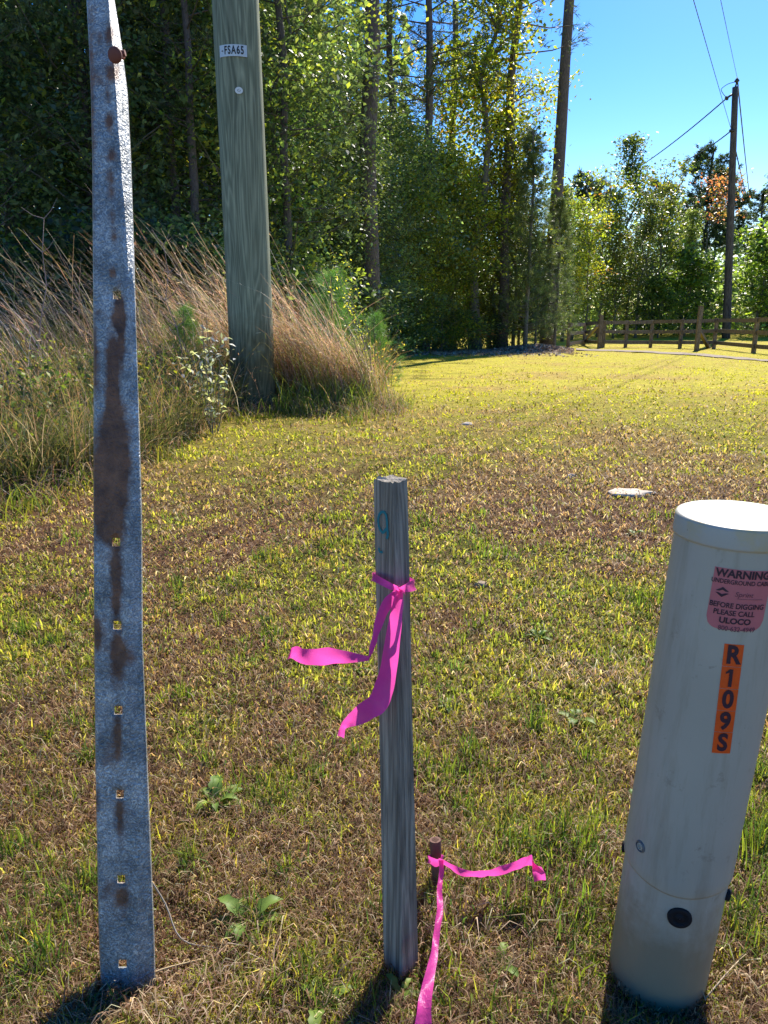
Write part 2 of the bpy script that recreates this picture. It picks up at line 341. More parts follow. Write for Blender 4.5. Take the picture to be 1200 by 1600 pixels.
def turf():
    parts = []
    GREEN = [(.27, .32, .05), (.38, .40, .06), (.14, .21, .05), (.48, .45, .09)]
    BROWN = [(.28, .175, .10), (.42, .30, .18), (.15, .09, .055), (.60, .49, .33)]
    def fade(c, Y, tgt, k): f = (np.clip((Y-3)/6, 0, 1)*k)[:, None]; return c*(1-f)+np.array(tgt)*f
    # dead thatch lying over
    X, Y = spread(230000, 520, 1760); b = bare(X, Y); k = rng.random(len(X)) < .34+.6*b; X, Y = X[k], Y[k]; n = len(X)
    h = rng.uniform(.012, .055, n)*np.clip(Y/3, 1, 1.6); wd = .0014*np.clip(Y/1.0, 1, 9)*rng.uniform(.5, 1.6, n)
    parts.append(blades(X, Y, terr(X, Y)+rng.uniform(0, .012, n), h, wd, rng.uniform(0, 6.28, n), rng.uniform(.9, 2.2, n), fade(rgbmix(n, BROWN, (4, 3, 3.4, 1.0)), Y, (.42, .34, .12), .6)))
    # green tufts of many sizes
    X, Y = spread(56000, 505, 1760); b = bare(X, Y); k = rng.random(len(X)) < 1.2-.84*b; X, Y = X[k], Y[k]
    m = rng.integers(2, 8, len(X))+(rng.random(len(X)) < .07)*rng.integers(5, 22, len(X)); big = np.clip(m/8, .7, 1.7)
    X = np.repeat(X, m); Y = np.repeat(Y, m); hh = np.repeat(rng.uniform(.5, 1.3, len(m))*big**.6, m); sz = np.repeat(big, m); cs = rgbmix(len(m), GREEN, (4, 5, 2.4, 2), .22); cs = np.repeat(cs, m, 0)
    n = len(X); sp = .010*sz*np.clip(Y/1.5, 1, 9); X = X+rng.normal(0, 1, n)*sp; Y = Y+rng.normal(0, 1, n)*sp
    h = rng.uniform(.012, .036, n)*hh; wd = .0028*np.clip(Y/1.2, 1, 9)*rng.uniform(.4, 1.35, n)
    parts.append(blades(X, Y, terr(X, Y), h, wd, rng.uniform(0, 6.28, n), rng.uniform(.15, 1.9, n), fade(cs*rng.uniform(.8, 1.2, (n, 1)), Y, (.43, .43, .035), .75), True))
    # taller tufts round the posts and here and there
    spots = [(G(60, 1530), .14, 450, .055), (G(200, 1565), .07, 160, .035), (G(520, 1595), .09, 260, .05), (G(1020, 1592), .12, 500, .045), (G(940, 1480), .05, 160, .08), (G(1190, 1330), .12, 700, .09), (G(1165, 1460), .08, 300, .07),
             (G(870, 1400), .14, 500, .08), (G(650, 1590), .05, 60, .03), (G(10, 1480), .1, 200, .06), (G(160, 1380), .05, 120, .07), (G(885, 1330), .08, 250, .08)]
    for _ in range(90):
        p = G(random.uniform(-60, 1260), random.uniform(800, 1600)); spots.append((p, random.uniform(.02, .05)*max(1, p.y/1.5), random.randint(25, 80), random.uniform(.05, .075)))
    for p, r, n, hm in spots:
        X = p.x+rng.normal(0, r*.6, n); Y = p.y+rng.normal(0, r*.6, n)
        parts.append(blades(X, Y, terr(X, Y), rng.uniform(.4, 1.1, n)*hm, .0028*max(1, p.y/1.5)*rng.uniform(.6, 1.2, n), rng.uniform(0, 6.28, n), rng.uniform(.05, 1.1, n), rgbmix(n, [(.13, .2, .03), (.2, .25, .03), (.06, .11, .03)], (4, 3, 3))))
    for px, py, r, n in ((250, 1550, .07, 220), (320, 1590, .08, 200), (1150, 1545, .05, 90), (960, 1340, .05, 90), (740, 1480, .07, 90), (905, 1060, .10, 220)):
        p = G(px, py); X = p.x+rng.normal(0, r, n); Y = p.y+rng.normal(0, r*.6, n)
        parts.append(blades(X, Y, terr(X, Y)+rng.uniform(.002, .018, n), rng.uniform(.03, .085, n), rng.uniform(.0012, .0024, n), rng.uniform(0, 6.28, n), rng.uniform(1.2, 1.9, n), rgbmix(n, [(.55, .42, .28), (.42, .29, .2), (.7, .6, .42)], (3, 3, 2))))
    V, Q, T, cc = merge(parts)
    o = ob('lawn_grass', arrmesh('lawn_grass', V, [Q, T], cc), M_grass)
    tag(o, 'patchy yellow green lawn grass with brown dead thatch', 'grass', kind='stuff')
turf()

# tall weeds and dry broomsedge on the left
def stems(X, Y, h, wd, az, lean, col, seeds=0, seedcol=None):
    """curved 5-segment stems, optional fluffy seed leaflets along the upper part"""
    n = len(X); R = np.stack([X, Y, terr(X, Y)-.01], -1); d = np.stack([np.cos(az), np.sin(az), 0*az], -1); s = np.stack([-np.sin(az), np.cos(az), 0*az], -1)
    s = s+d*rng.normal(0, .8, (n, 1)); s /= np.linalg.norm(s, axis=1)[:, None]
    up = np.array([0, 0, 1.]); P = [R]; K = 5
    for k in range(K):
        a = (lean*(k+.5)/K*1.7)[:, None]; P.append(P[-1]+(up*np.cos(a)+d*np.sin(a))*(h/K)[:, None])
    V = []
    for k in range(K+1):
        ww = (wd*(1-.7*k/K))[:, None]*.5; V += [P[k]-s*ww, P[k]+s*ww]
    V = np.stack(V, 1).reshape(-1, 3); i = np.arange(n)[:, None]*(2*(K+1)); Q = np.concatenate([np.concatenate([i+2*k, i+2*k+1, i+2*k+3, i+2*k+2], 1) for k in range(K)])
    out = [(V, Q, np.zeros((0, 3), int), np.repeat(col, 2*(K+1), 0))]
    if seeds:
        idx = np.repeat(np.arange(n), seeds); t = rng.uniform(.45, 1, len(idx))*K; k = np.minimum(t.astype(int), K-1); f = (t-k)[:, None]
        PP = np.stack(P, 1); B = PP[idx, k]*(1-f)+PP[idx, k+1]*f; ax = PP[idx, k+1]-PP[idx, k]; ax /= np.linalg.norm(ax, axis=1)[:, None]
        dr = ax+rng.normal(0, .45, (len(idx), 3)); dr /= np.linalg.norm(dr, axis=1)[:, None]; l = rng.uniform(.015, .04, len(idx))[:, None]*1.4
        sd = np.cross(dr, rng.normal(0, 1, (len(idx), 3))); sd /= np.linalg.norm(sd, axis=1)[:, None]; ww = .0035
        V = np.stack([B-sd*ww*.5, B+sd*ww*.5, B+dr*l*.6+sd*ww, B+dr*l*.6-sd*ww, B+dr*l], 1).reshape(-1, 3); i = np.arange(len(idx))[:, None]*5
        out.append((V, np.concatenate([i, i+1, i+2, i+3], 1), np.concatenate([i+3, i+2, i+4], 1), np.repeat(seedcol[idx] if seedcol is not None else col[idx], 5, 0)))
    return out
TAN = [(.58, .41, .30), (.50, .33, .24), (.78, .66, .54), (.28, .18, .13), (.36, .38, .14)]
def brush():
    parts = []
    def put(n, X, Y, h, wd, az, lean, cols, wts, seeds=0):
        c = rgbmix(n, cols, wts, .2); parts.extend(stems(X, Y, h, wd, az, lean, c, seeds))
    # main broomsedge clumps right of the pole: rooted at px 440-610, sweeping up to the left
    for cx, cy, r, n, hm in ((-.1, 7.6, .13, 160, .75), (-.26, 7.6, .18, 320, 1.05), (-.5, 7.7, .23, 520, 1.3), (-.8, 7.9, .28, 650, 1.5), (-1.15, 8.0, .3, 500, 1.6), (-1.5, 8.3, .5, 600, 1.7), (-2.2, 8.4, .6, 700, 1.75), (-3.1, 8.0, .7, 650, 1.6), (-3.9, 7.4, .8, 600, 1.5), (-3.1, 6.3, .55, 300, 1.0), (-2.0, 7.2, .5, 350, 1.0)):
        X = cx+rng.normal(0, r*.6, n); Y = cy+rng.normal(0, r*.6, n)
        n = int(n*.72); X, Y = X[:n], Y[:n]
        put(n, X, Y, hm*rng.uniform(.3, 1.12, n)*np.where(rng.random(n) < .06, 1.2, 1), rng.uniform(.004, .011, n), math.pi+rng.normal(0, .3, n)+np.where(rng.random(n) < .15, rng.normal(0, 1.2, n), 0), rng.uniform(.2, .95, n)+.1, TAN, (4, 2, 4, 3, 3), 2)
        k = n//2; X = cx+rng.normal(0, r*.7, k); Y = cy-.1+rng.normal(0, r*.6, k)
        put(k, X, Y, hm*rng.uniform(.2, .7, k), rng.uniform(.004, .009, k), math.pi+rng.normal(0, 1.2, k), rng.uniform(.05, .9, k), [(.3, .33, .06), (.18, .24, .04), (.5, .42, .2)], (3, 3, 3), 0)
    # lower matted growth over the whole strip
    n = 26000; X = rng.uniform(-6.0, -.0, n); Y = brushline(X)+rng.uniform(0, 1, n)**1.3*6.0+.05; k = (Y < 14) & (Y > 2.6); X, Y = X[k], Y[k]; n = len(X); e = np.clip((Y-brushline(X))/.7, .25, 1)
    put(n, X, Y, rng.uniform(.25, .85, n)*e, rng.uniform(.003, .007, n)*np.clip(Y/5, .7, 1.6), rng.uniform(0, 6.28, n), rng.uniform(.2, 1.3, n), [(.3, .26, .08), (.16, .2, .04), (.45, .33, .2), (.26, .17, .1), (.1, .14, .035)], (3, 4, 4, 3, 3), 1)
    n = 9000; X = rng.uniform(-4.5, -1.35, n); Y = brushline(X)+rng.uniform(.05, .7, n)  # dense dark green fringe, added to give the brush edge its shadow band
    put(n, X, Y, rng.uniform(.2, .55, n), rng.uniform(.005, .010, n), rng.uniform(0, 6.28, n), rng.uniform(.2, 1.1, n), [(.10, .14, .04), (.16, .2, .05), (.3, .24, .12), (.5, .42, .28)], (4, 3, 3, 1.5))
    n = 1300; X = rng.uniform(-1.05, -.1, n); Y = rng.uniform(7.0, 7.9, n)
    put(n, X, Y, rng.uniform(.1, .42, n), rng.uniform(.005, .011, n), rng.uniform(0, 6.28, n), rng.uniform(.2, 1.4, n), [(.22, .32, .04), (.3, .36, .05), (.12, .18, .04), (.4, .3, .17)], (4, 3, 2, 2))
    # uneven green tufts at the foot
    m = 420; X0 = rng.uniform(-4.2, .2, m); Y0 = brushline(np.minimum(X0, -.06))+rng.normal(.1, .4, m); rep = rng.integers(4, 34, m); hh = np.repeat(rng.uniform(.35, 1.2, m), rep)
    X = np.repeat(X0, rep)+rng.normal(0, .06, rep.sum()); Y = np.repeat(Y0, rep)+rng.normal(0, .06, rep.sum())
    ok = Y < 9; X, Y, hh = X[ok], Y[ok], hh[ok]; n = len(X)
    put(n, X, Y, rng.uniform(.06, .22, n)*hh, rng.uniform(.004, .011, n), rng.uniform(0, 6.28, n), rng.uniform(.2, 1.5, n), [(.2, .28, .03), (.32, .34, .04), (.09, .15, .03), (.42, .33, .17)], (4, 3, 3, 2))
    n = 5000; X = rng.uniform(-4.2, .2, n); Y = brushline(np.minimum(X, -.06))+rng.normal(.2, .35, n); ok = Y < 9; X, Y = X[ok], Y[ok]; n = len(X)
    put(n, X, Y, rng.uniform(.1, .35, n), rng.uniform(.003, .007, n), rng.uniform(0, 6.28, n), rng.uniform(.9, 1.9, n), [(.5, .4, .28), (.3, .2, .13), (.2, .12, .09)], (3, 3, 3))
    V, Q, T, cc = merge(parts)
    o = ob('tall_dry_grass', arrmesh('tall_dry_grass', V, [Q, T], cc), M_straw)
    tag(o, 'tall tan dry grass and matted weeds leaning left around the utility pole', 'tall grass', kind='stuff')
    # small leaves scattered among it
    n = 16000; X = rng.uniform(-5.5, -.1, n); Y = brushline(X)+rng.uniform(.1, 5, n); k = Y < 12; X, Y = X[k], Y[k]; n = len(X)
    Z = terr(X, Y)+rng.uniform(.03, .6, n)*np.clip((Y-brushline(X))/.7, .2, 1)
    V, F4, cc = leafquads(np.stack([X, Y, Z], -1), .022, rgbmix(n, [(.14, .2, .04), (.25, .28, .05), (.07, .11, .04), (.3, .17, .07)], (4, 3, 3, 1)))
    o = ob('low_weeds', arrmesh('low_weeds', V, [F4], cc), M_weed); tag(o, 'small leafy green weeds tangled in the tall grass strip', 'weeds', kind='stuff')

def leafquads(P, size, col, upbias=.6, narrow=.55):
    n = len(P); N = rng.normal(0, 1, (n, 3)); N[:, 2] = np.abs(N[:, 2])+upbias; N /= np.linalg.norm(N, axis=1)[:, None]
    a = np.cross(N, rng.normal(0, 1, (n, 3))); a /= np.linalg.norm(a, axis=1)[:, None]; b = np.cross(N, a)
    s = size*rng.uniform(.6, 1.3, (n, 1)); 
    V = np.stack([P-a*s, P+b*s*narrow-a*s*.1+N*s*.12, P+a*s-N*s*.2, P-b*s*narrow-a*s*.1+N*s*.12], 1).reshape(-1, 3)
    i = np.arange(n)[:, None]*4; return V, np.concatenate([i, i+1, i+2, i+3], 1), np.repeat(col, 4, 0)
brush()

# ------------------------------------------------------------------ trees
PAL_DARK = ([(.12, .17, .10), (.16, .22, .10), (.08, .12, .08), (.24, .29, .06)], (4, 4, 3, 1.2))
PAL_MID = ([(.11, .155, .065), (.155, .205, .06), (.075, .11, .055), (.26, .28, .05)], (4, 4, 3, 1.6))
PAL_YEL = ([(.18, .22, .03), (.1, .14, .03), (.32, .3, .04), (.30, .16, .05)], (5, 3, 3, .4))
PAL_RED = ([(.50, .18, .14), (.38, .13, .1), (.38, .24, .1), (.14, .15, .04)], (4, 3, 3, 3))
PAL_PINE = ([(.05, .08, .035), (.08, .115, .045), (.035, .055, .03)], (4, 3, 2))
def broad(seed, H, h0, R, nclump, per, leaf, pal, cr=.38, tr=.07, shape='oval', lean=0, branches=True):
    """a broadleaved tree: (trunk mesh, crown mesh)"""
    r = np.random.default_rng(seed); mb = MB(); K = 7
    wob = [Vector((r.normal(0, .05)*k+lean*k/K*H*.1, r.normal(0, .05)*k, H*.96*k/K)) for k in range(K+1)]
    mb.tube(wob, [tr*(1.25 if k == 0 else 1-.85*k/K) for k in range(K+1)], 8)
    def tp(z): t = max(0, min(K-.001, z/(H*.96)*K)); k = int(t); return wob[k].lerp(wob[k+1], t-k)
    cen = []; ccol = []
    for j in range(nclump):
        z = h0+(H-h0)*(r.random()**.9); u = (z-h0)/(H-h0)
        rr = R*{'oval': math.sqrt(max(.06, 1-(2*u-.8)**2/1.45)), 'cone': 1.05-u*.9, 'col': .8+.3*math.sin(u*9), 'top': math.sqrt(max(.05, 1-(1.4*u-.5)**2))}[shape]
        th = r.random()*6.283; q = rr*(r.random()**.6)*(.75+.45*vn(th*2+seed, z*.8)); c = tp(z)+Vector((math.cos(th)*q, math.sin(th)*q, 0))
        cen.append(c)
        if branches and j % 2 == 0:
            b0 = tp(max(h0*.6, z-q*.7)); md = b0.lerp(c, .5)+Vector((0, 0, .08)); mb.tube([b0, md, c], [tr*.28*(1-u*.6)+.004, tr*.15+.003, .004], 4, False)
    cen = np.array([tuple(c) for c in cen]); idx = np.repeat(np.arange(nclump), per)
    P = cen[idx]+r.normal(0, 1, (len(idx), 3))*np.array([cr, cr, cr*.5]); P = P[P[:, 2] > .05] if h0 < 1 else P
    cols, wts = pal; base = rgbmix(nclump, cols, wts, .3)[idx][:len(P)]; ind = rgbmix(len(P), cols, wts, .3); mk = (rng.random((len(P), 1)) < .3)
    V, Q, cc = leafquads(P, leaf, np.where(mk, ind, base)*rng.uniform(.75, 1.25, (len(P), 1)))
    return mb.mesh('trunk', True), arrmesh('crown', V, [Q], cc)
UNX = None
def vn(a, b): return float(vnoise(np.array([a]), np.array([b]))[0])
def needles(P, A, length, wd, per, pal):
    """tufts of needles: P tuft points, A tuft axes"""
    n = len(P); i = np.repeat(np.arange(n), per); d = A[i]+rng.normal(0, .7, (len(i), 3)); d /= np.linalg.norm(d, axis=1)[:, None]
    s = np.cross(d, rng.normal(0, 1, (len(i), 3))); s /= np.linalg.norm(s, axis=1)[:, None]; B = P[i]+rng.normal(0, length*.2, (len(i), 3)); l = length*rng.uniform(.6, 1.2, (len(i), 1))
    V = np.stack([B-s*wd, B+s*wd, B+d*l], 1).reshape(-1, 3); k = np.arange(len(i))[:, None]*3
    c = rgbmix(n, pal[0], pal[1], .3)[i]*rng.uniform(.8, 1.2, (len(i), 1)); return V, np.concatenate([k, k+1, k+2], 1), np.repeat(c, 3, 0)
def pine(seed, H, h0, R, nb, tufts, nl, nw, per, tr=.2, shape='cone', pal=PAL_PINE, stubs=0, wob=.0012):
    r = np.random.default_rng(seed); mb = MB(); ks = 8; pts = [Vector((r.normal(0, wob*H)*k, r.normal(0, wob*H)*k, H*k/ks)) for k in range(ks+1)]
    mb.tube(pts, [tr*(1.2 if k == 0 else 1-.62*k/ks) for k in range(ks+1)], 12)
    P = []; A = []
    for j in range(nb):
        u = (j+r.random())/nb; z = h0+(H-h0)*u; th = r.random()*6.283; L = R*((1.05-u*.9) if shape == 'cone' else math.sqrt(max(.08, 1-(1.7*u-.75)**2)))*r.uniform(.6, 1.1)
        d = Vector((math.cos(th), math.sin(th), r.uniform(.1, .5))); k = min(ks-1, int(z/H*ks)); b0 = pts[k].lerp(pts[k+1], z/H*ks-k)
        e = b0+d*L; mid = b0+d*L*.5-Vector((0, 0, L*.05)); mb.tube([b0, mid, e], [tr*.18, tr*.1, .006], 4, False)
        for t in range(tufts):
            q = r.uniform(.35, 1.05); p = b0.lerp(e, q)+Vector(r.normal(0, L*.13+.03, 3)); P.append(p); A.append(d+Vector((0, 0, .35)))
    for j in range(stubs):
        z = r.uniform(.3, 1)*h0; th = r.random()*6.28; d = Vector((math.cos(th), math.sin(th), r.uniform(-.1, .4))); b0 = Vector((0, 0, z)); L = r.uniform(.3, 1.3)
        mb.tube([b0, b0+d*L*.6, b0+d*L+Vector((0, 0, -.1*L))], [.03, .018, .006], 4, False)
    V, T, cc = needles(np.array([tuple(p) for p in P]), np.array([tuple(a) for a in A]), nl, nw, per, pal)
    return mb.mesh('trunk', True), arrmesh('crown', V, [T], cc)
def plant(name, meshes, x, y, label, cat='tree', sc=1.0, rz=None, group=None, bark=M_greybark, lm=M_leaf, tilt=0, parts=('trunk', 'crown'), zs=None):
    e = empty(name, (x, y, tz(x, y)-.03), label, cat, group)
    e.rotation_euler = (0, tilt, random.uniform(0, 6.28) if rz is None else rz); e.scale = (sc, sc, zs or sc)
    for nm, me, m in zip(parts, meshes, (bark, lm)):
        o = bpy.data.objects.new(nm, me); C.objects.link(o); o.parent = e
        if not me.materials: me.materials.append(m)
    return e
def XY(px, Y): return ((px-600)/F*(Y*.965+.1), Y)

UND = [broad(11, 7.5, .3, 1.6, 150, 105, .046, PAL_DARK, cr=.32), broad(12, 7.5, .4, 1.5, 140, 105, .042, PAL_DARK, shape='col', cr=.33),
       broad(13, 7.5, .3, 1.5, 130, 95, .046, PAL_MID, cr=.32), broad(14, 7.0, .3, 1.7, 140, 85, .05, PAL_MID, shape='cone', cr=.32)]
YEL = [broad(21, 9.5, 1.2, 1.35, 130, 60, .07, PAL_YEL, shape='col', tr=.12), broad(22, 7.2, .4, 1.5, 130, 60, .065, PAL_YEL, tr=.06)]
SHR = [broad(31, 1.7, .1, 1.0, 60, 70, .045, PAL_DARK, tr=.03, cr=.25), broad(32, 1.5, .1, .9, 50, 70, .045, PAL_MID, tr=.03, cr=.25)]
PIN = [pine(41, 19, 9.5, 3.0, 46, 9, .26, .012, 16, .24, 'oval', stubs=14), pine(42, 18, 8.5, 2.8, 44, 9, .26, .012, 16, .2, 'oval', stubs=18)]
UND.append(broad(15, 7.5, 1.3, 1.45, 110, 70, .06, PAL_MID, tr=.09)); UND.append(broad(16, 7.5, 1.1, 1.5, 110, 70, .07, PAL_DARK, tr=.08))
TALL = broad(23, 12.5, 3.4, 1.5, 100, 60, .085, PAL_YEL, shape='col', tr=.19, cr=.42)
LOWP = [pine(43, 13, 1.8, 2.5, 64, 10, .15, .0055, 30, .11, 'cone', ([(.10, .14, .08), (.15, .19, .10), (.07, .10, .06)], (4, 3, 2)), stubs=16)]
GR = 'leafy trees crowded along the shady forest edge'
und = [  # px, distance, mesh, scale, label
 (-70, 11.2, 0, 1.0, None), (30, 12.3, 2, 1.0, None), (110, 13.3, 1, 1.05, None), (185, 12.2, 0, 1.05, None), (250, 13.2, 3, 1.1, None), (305, 14.2, 1, 1.1, None), (375, 13.2, 2, 1.05, None),
 (435, 14.5, 0, 1.1, None), (480, 16.5, 2, .9, None), (520, 18, 1, .86, None), (562, 18.6, 5, .70, None), (602, 21.5, 4, .86, None), (640, 23.5, 5, .9, None), (680, 25.6, 4, .9, None), (540, 17.0, 1, .62, None), (585, 20, 0, .72, None), (622, 22.4, 2, .78, None), (662, 24.4, 2, .8, None), (705, 26.2, 4, .84, None), (735, 28, 2, .85, None), (765, 29.5, 4, .9, None), (812, 31, 2, .72, None),
 (-20, 17, 1, 1.3, None), (90, 18, 0, 1.4, None), (200, 17.5, 3, 1.35, None), (300, 19, 2, 1.45, None), (400, 18.5, 1, 1.4, None), (470, 22, 0, 1.5, None), (545, 28, 3, 1.2, None), (630, 30, 2, 1.05, None)]
for i, (px, Y, k, sc, lb) in enumerate(und):
    x, y = XY(px, Y)
    lb = ('leafy tree in the dark forest edge left of the big wooden pole' if px < 330 else 'leafy tree in the dark forest edge between the wooden pole and the yellow green trees')
    plant('broadleaf_tree', UND[k], x, y, lb, sc=sc, group=GR+(' left of the wooden pole' if px < 330 else ' right of the wooden pole'))
ylist = [(745, 26.6, 2, 1.0, 'slender pale trunked tree with yellow green leaves at the forest corner'), (712, 25.5, 1, .85, 'low yellow green tree just left of the slender pale trunk'),
         (775, 28, 1, 1.1, 'yellow green tree right of the slender pale trunk'), (648, 22.8, 1, .62, 'low bright yellow green sapling in front of the dark trees by the lawn'), (690, 24.6, 1, .6, 'bright sapling standing second from the left along the far lawn edge'), (655, 25.5, 1, .8, 'taller yellow green sapling rising behind the low bright one'),
         (790, 30, 0, 1.05, 'tall thin leaved tree against the sky beside the bare pine trunk'), (700, 30, 0, 1.15, 'tall sparse tree with sky showing through, behind the yellow green trees')]
for px, Y, k, sc, lb in ylist: x, y = XY(px, Y); plant('slender_tree', (YEL+[TALL])[k], x, y, lb, sc=sc)
for px, Y, k, sc in ((-40, 10, 0, 1.1), (70, 10.8, 1, 1.1), (160, 11, 0, 1.2), (240, 11.4, 1, 1.2), (330, 11.8, 0, 1.2), (410, 12.6, 1, 1.1), (470, 14.5, 0, 1.2), (520, 16.5, 1, 1.1), (575, 19.5, 0, 1.1), (615, 22, 1, 1.0), (650, 23.7, 0, 1.0), (690, 25.2, 1, .9), (730, 26.4, 0, .8), (770, 27, 1, .8)):
    x, y = XY(px, Y); plant('shrub', SHR[k], x, y, 'low shrub at the foot of the trees behind the tall dry grass' if px < 590 else 'low shrub in the shade where the lawn meets the trees', 'shrub', sc=sc, group='shrubs under the forest edge'+(' behind the dry grass' if px < 590 else ' beyond the lawn'))
lowp = [(-10, 11.6, .8, 'pine with low feathery branches at the left edge of the woods'), (165, 12.6, .85, 'pine with low feathery branches behind the galvanised post'), (285, 13.0, .8, 'feathery pine left of the big wooden pole'), (452, 13.6, .75, 'feathery pine close to the right side of the big wooden pole'), (490, 19.5, .75, 'grey green feathery pine left of the thickest pine trunk')]
for px, Y, sc, lb in lowp: x, y = XY(px, Y); plant('pine_tree', LOWP[0], x, y, lb, 'pine', sc=sc, bark=M_pinebark, lm=M_needle)
plist = [(318, 12.4, 1, .42, 'pale thin pine trunk just left of the big wooden pole'), (580, 17.4, 0, .92, 'thick dark pine trunk rising above the middle of the forest edge'), (612, 26, 1, .8, 'thin pine trunk just right of the thickest pine'), (664, 24.5, 1, .82, 'straight pine trunk left of the blue sky gap'),
         (785, 27.0, 1, .95, 'dark pine trunk beside the yellow green trees, left of the tallest bare trunk'), (42, 16, 0, 1.05, 'broad dark pine trunk near the left edge of the forest'), (508, 23, 1, .9, 'pine trunk deep in the shade right of the wooden pole'),
         (130, 22, 0, 1, 'pine behind the galvanised post'), (260, 24, 1, 1, 'pine deep in the woods between the two posts'), (430, 26, 0, 1, 'pine behind the right edge of the wooden pole'), (700, 33, 1, 1, 'far pine behind the slender trees'), (-60, 24, 1, 1, 'pine at the far left of the woods')]
for px, Y, k, sc, lb in plist: x, y = XY(px, Y); plant('pine_tree', PIN[k], x, y, lb, 'pine', sc=sc, bark=M_pinebark, lm=M_needle)
# the tall bare-trunked pine on the right
big = pine(45, 19.5, 15.5, 2.0, 22, 9, .28, .014, 14, .27, 'oval', stubs=0, wob=.00015)
x, y = XY(857, 29); plant('pine_tree', big, x, y, 'very tall pine with a bare trunk rising into blue sky', 'pine', bark=M_pinebark, lm=M_needle, rz=0, tilt=.008)
yp = pine(51, 6.4, .5, 1.3, 130, 7, .17, .006, 22, .07, 'cone', ([(.12, .17, .07), (.17, .22, .08), (.08, .12, .05)], (4, 3, 2)))
for px, Y, sc, lb in ((868, 27.6, .8, 'feathery young pine hiding the foot of the tall bare trunk'), (838, 27.2, .62, 'small feathery young pine at the right end of the lawn edge'), (822, 26, 1.08, 'feathery young pine at the lawn corner in front of the tall bare trunk'), (803, 28.5, .95, 'smaller feathery young pine just left of the corner one'), (850, 31, .9, 'feathery young pine behind the tall bare trunk')):
    x, y = XY(px, Y); plant('young_pine', yp, x, y, lb, 'pine', sc=sc, lm=M_needle)
# far trees beyond the fence
FAR = [broad(61, 12.8, 1.5, 2.3, 130, 36, .115, PAL_MID, cr=.42, tr=.14, shape='cone'), broad(62, 9, .8, 1.9, 105, 40, .105, PAL_YEL, cr=.42, tr=.1), broad(63, 10.6, 7.6, 1.35, 26, 30, .10, PAL_RED, cr=.5, tr=.08, shape='top'),
       broad(66, 11, 2.5, 1.6, 80, 32, .11, PAL_YEL, cr=.45, tr=.1, shape='col')]
FP = [pine(64, 13.5, 6.0, 2.4, 62, 9, .38, .04, 16, .2, 'oval'), pine(67, 13.5, 8.0, 2.0, 40, 9, .36, .04, 15, .16, 'oval')]
BSH = [broad(65, 4.8, .5, 2.7, 120, 30, .12, ([(.13, .20, .04), (.20, .27, .05), (.06, .10, .035)], (4, 3, 3)), cr=.36, tr=.06, shape='cone')]
far = [(1055, 58, FP[1], .68, 'slim distant pine left of the round topped pine'), (920, 50, FP[1], .66, 'slim distant pine left of the pointed tree'), (1126, 55, FP[1], .68, 'slim distant pine touching the far utility pole'), (978, 46, FAR[0], .88, 'tallest pointed tree standing beyond the fence'), (900, 46, FP[0], .66, 'small dark pine showing over the trees right of the bare trunk'), (935, 42, FAR[3], .8, 'yellow tinged tree left of the tallest pointed tree'),
       (1020, 44, FAR[3], .86, 'yellow green tree between the pointed tree and the dark pine'), (1088, 52, FP[0], .84, 'dark round topped pine left of the far utility pole'), (1104, 56, FP[1], .8, 'second dark pine close behind the round topped one'),
       (1101, 46, FAR[2], .86, 'tree with red autumn leaves left of the far utility pole'), (915, 37, FAR[3], .55, 'slender yellow green tree just right of the feathery pines'), (945, 45, FAR[0], .62, 'mid green tree in the row behind the fence brace'), (995, 41, FAR[0], .55, 'mid green tree in the row behind the left fence panels'), (1030, 47, FAR[0], .68, 'mid green tree in the row left of the bright bushes'), (1065, 45, FAR[0], .55, 'mid green tree rising just behind the bright bushes'), (895, 38, FAR[1], .75, 'low yellow tree behind the feathery pines'), (1200, 50, FAR[0], .8, 'tree at the right edge beyond the far utility pole'),
       (1170, 58, FP[0], .72, 'distant pine just right of the far utility pole'), (1045, 60, FAR[0], .7, 'distant thin tree seen below the dark pine'), (880, 36, FAR[0], .55, 'low green tree behind the fence brace'),
       (960, 40, FAR[1], .6, 'short tree below the tallest pointed tree'), (1250, 44, FAR[0], .8, 'tree just past the right edge of the view'), (1005, 52, FP[1], .7, 'pine behind the yellow green tree'), (1140, 62, FAR[0], .6, 'low distant tree behind the far utility pole')]
for px, Y, me, sc, lb in far:
    x, y = XY(px, Y); pn = me in FP; plant('pine_tree' if pn else 'tree', me, x, y, lb, 'pine' if pn else 'tree', sc=sc, bark=M_pinebark if pn else M_greybark, lm=M_needle if pn else M_leaf)
for px, Y, sc, lb in ((1072, 43, 1.0, 'bright green bush behind the fence left of the far pole'), (1185, 43, 1.22, 'bright green bush behind the fence right of the far pole'), (1285, 43, 1.25, 'bright green bush at the right edge'), (1030, 41, .72, 'smaller bright green bush at the left end of the bushes')):
    x, y = XY(px, Y); plant('bush', BSH[0], x, y, lb, 'bush', sc=sc)
# the mass of woods behind, past counting
def woods():
    n = 90000; X = rng.uniform(-26, 1, n); Y = rng.uniform(19, 40, n); Z = rng.uniform(-.4, 12, n)
    k = (X < (Y-22)*.35-1.5) & (Y > 19-X*.12) & (fbm(X*.5+Z*.3, Y*.5+Z*.5, 3) > .45); P = np.stack([X, Y, Z], -1)[k]
    n2 = 52000; X = rng.uniform(-6, 46, n2); Y = rng.uniform(44, 75, n2); Z = -.5+6.2*rng.random(n2)**1.25*(.45+1.1*fbm(X*.3, Y*.2, 3)); P2 = np.stack([X, Y, Z], -1)
    P = np.concatenate([P, P2]); V, Q, cc = leafquads(P, .2, rgbmix(len(P), PAL_DARK[0], PAL_DARK[1], .3))
    o = ob('woods', arrmesh('woods', V, [Q], cc), M_leaf); tag(o, 'dark mass of leaves deep in the woods behind the tree trunks', 'woods', kind='stuff')
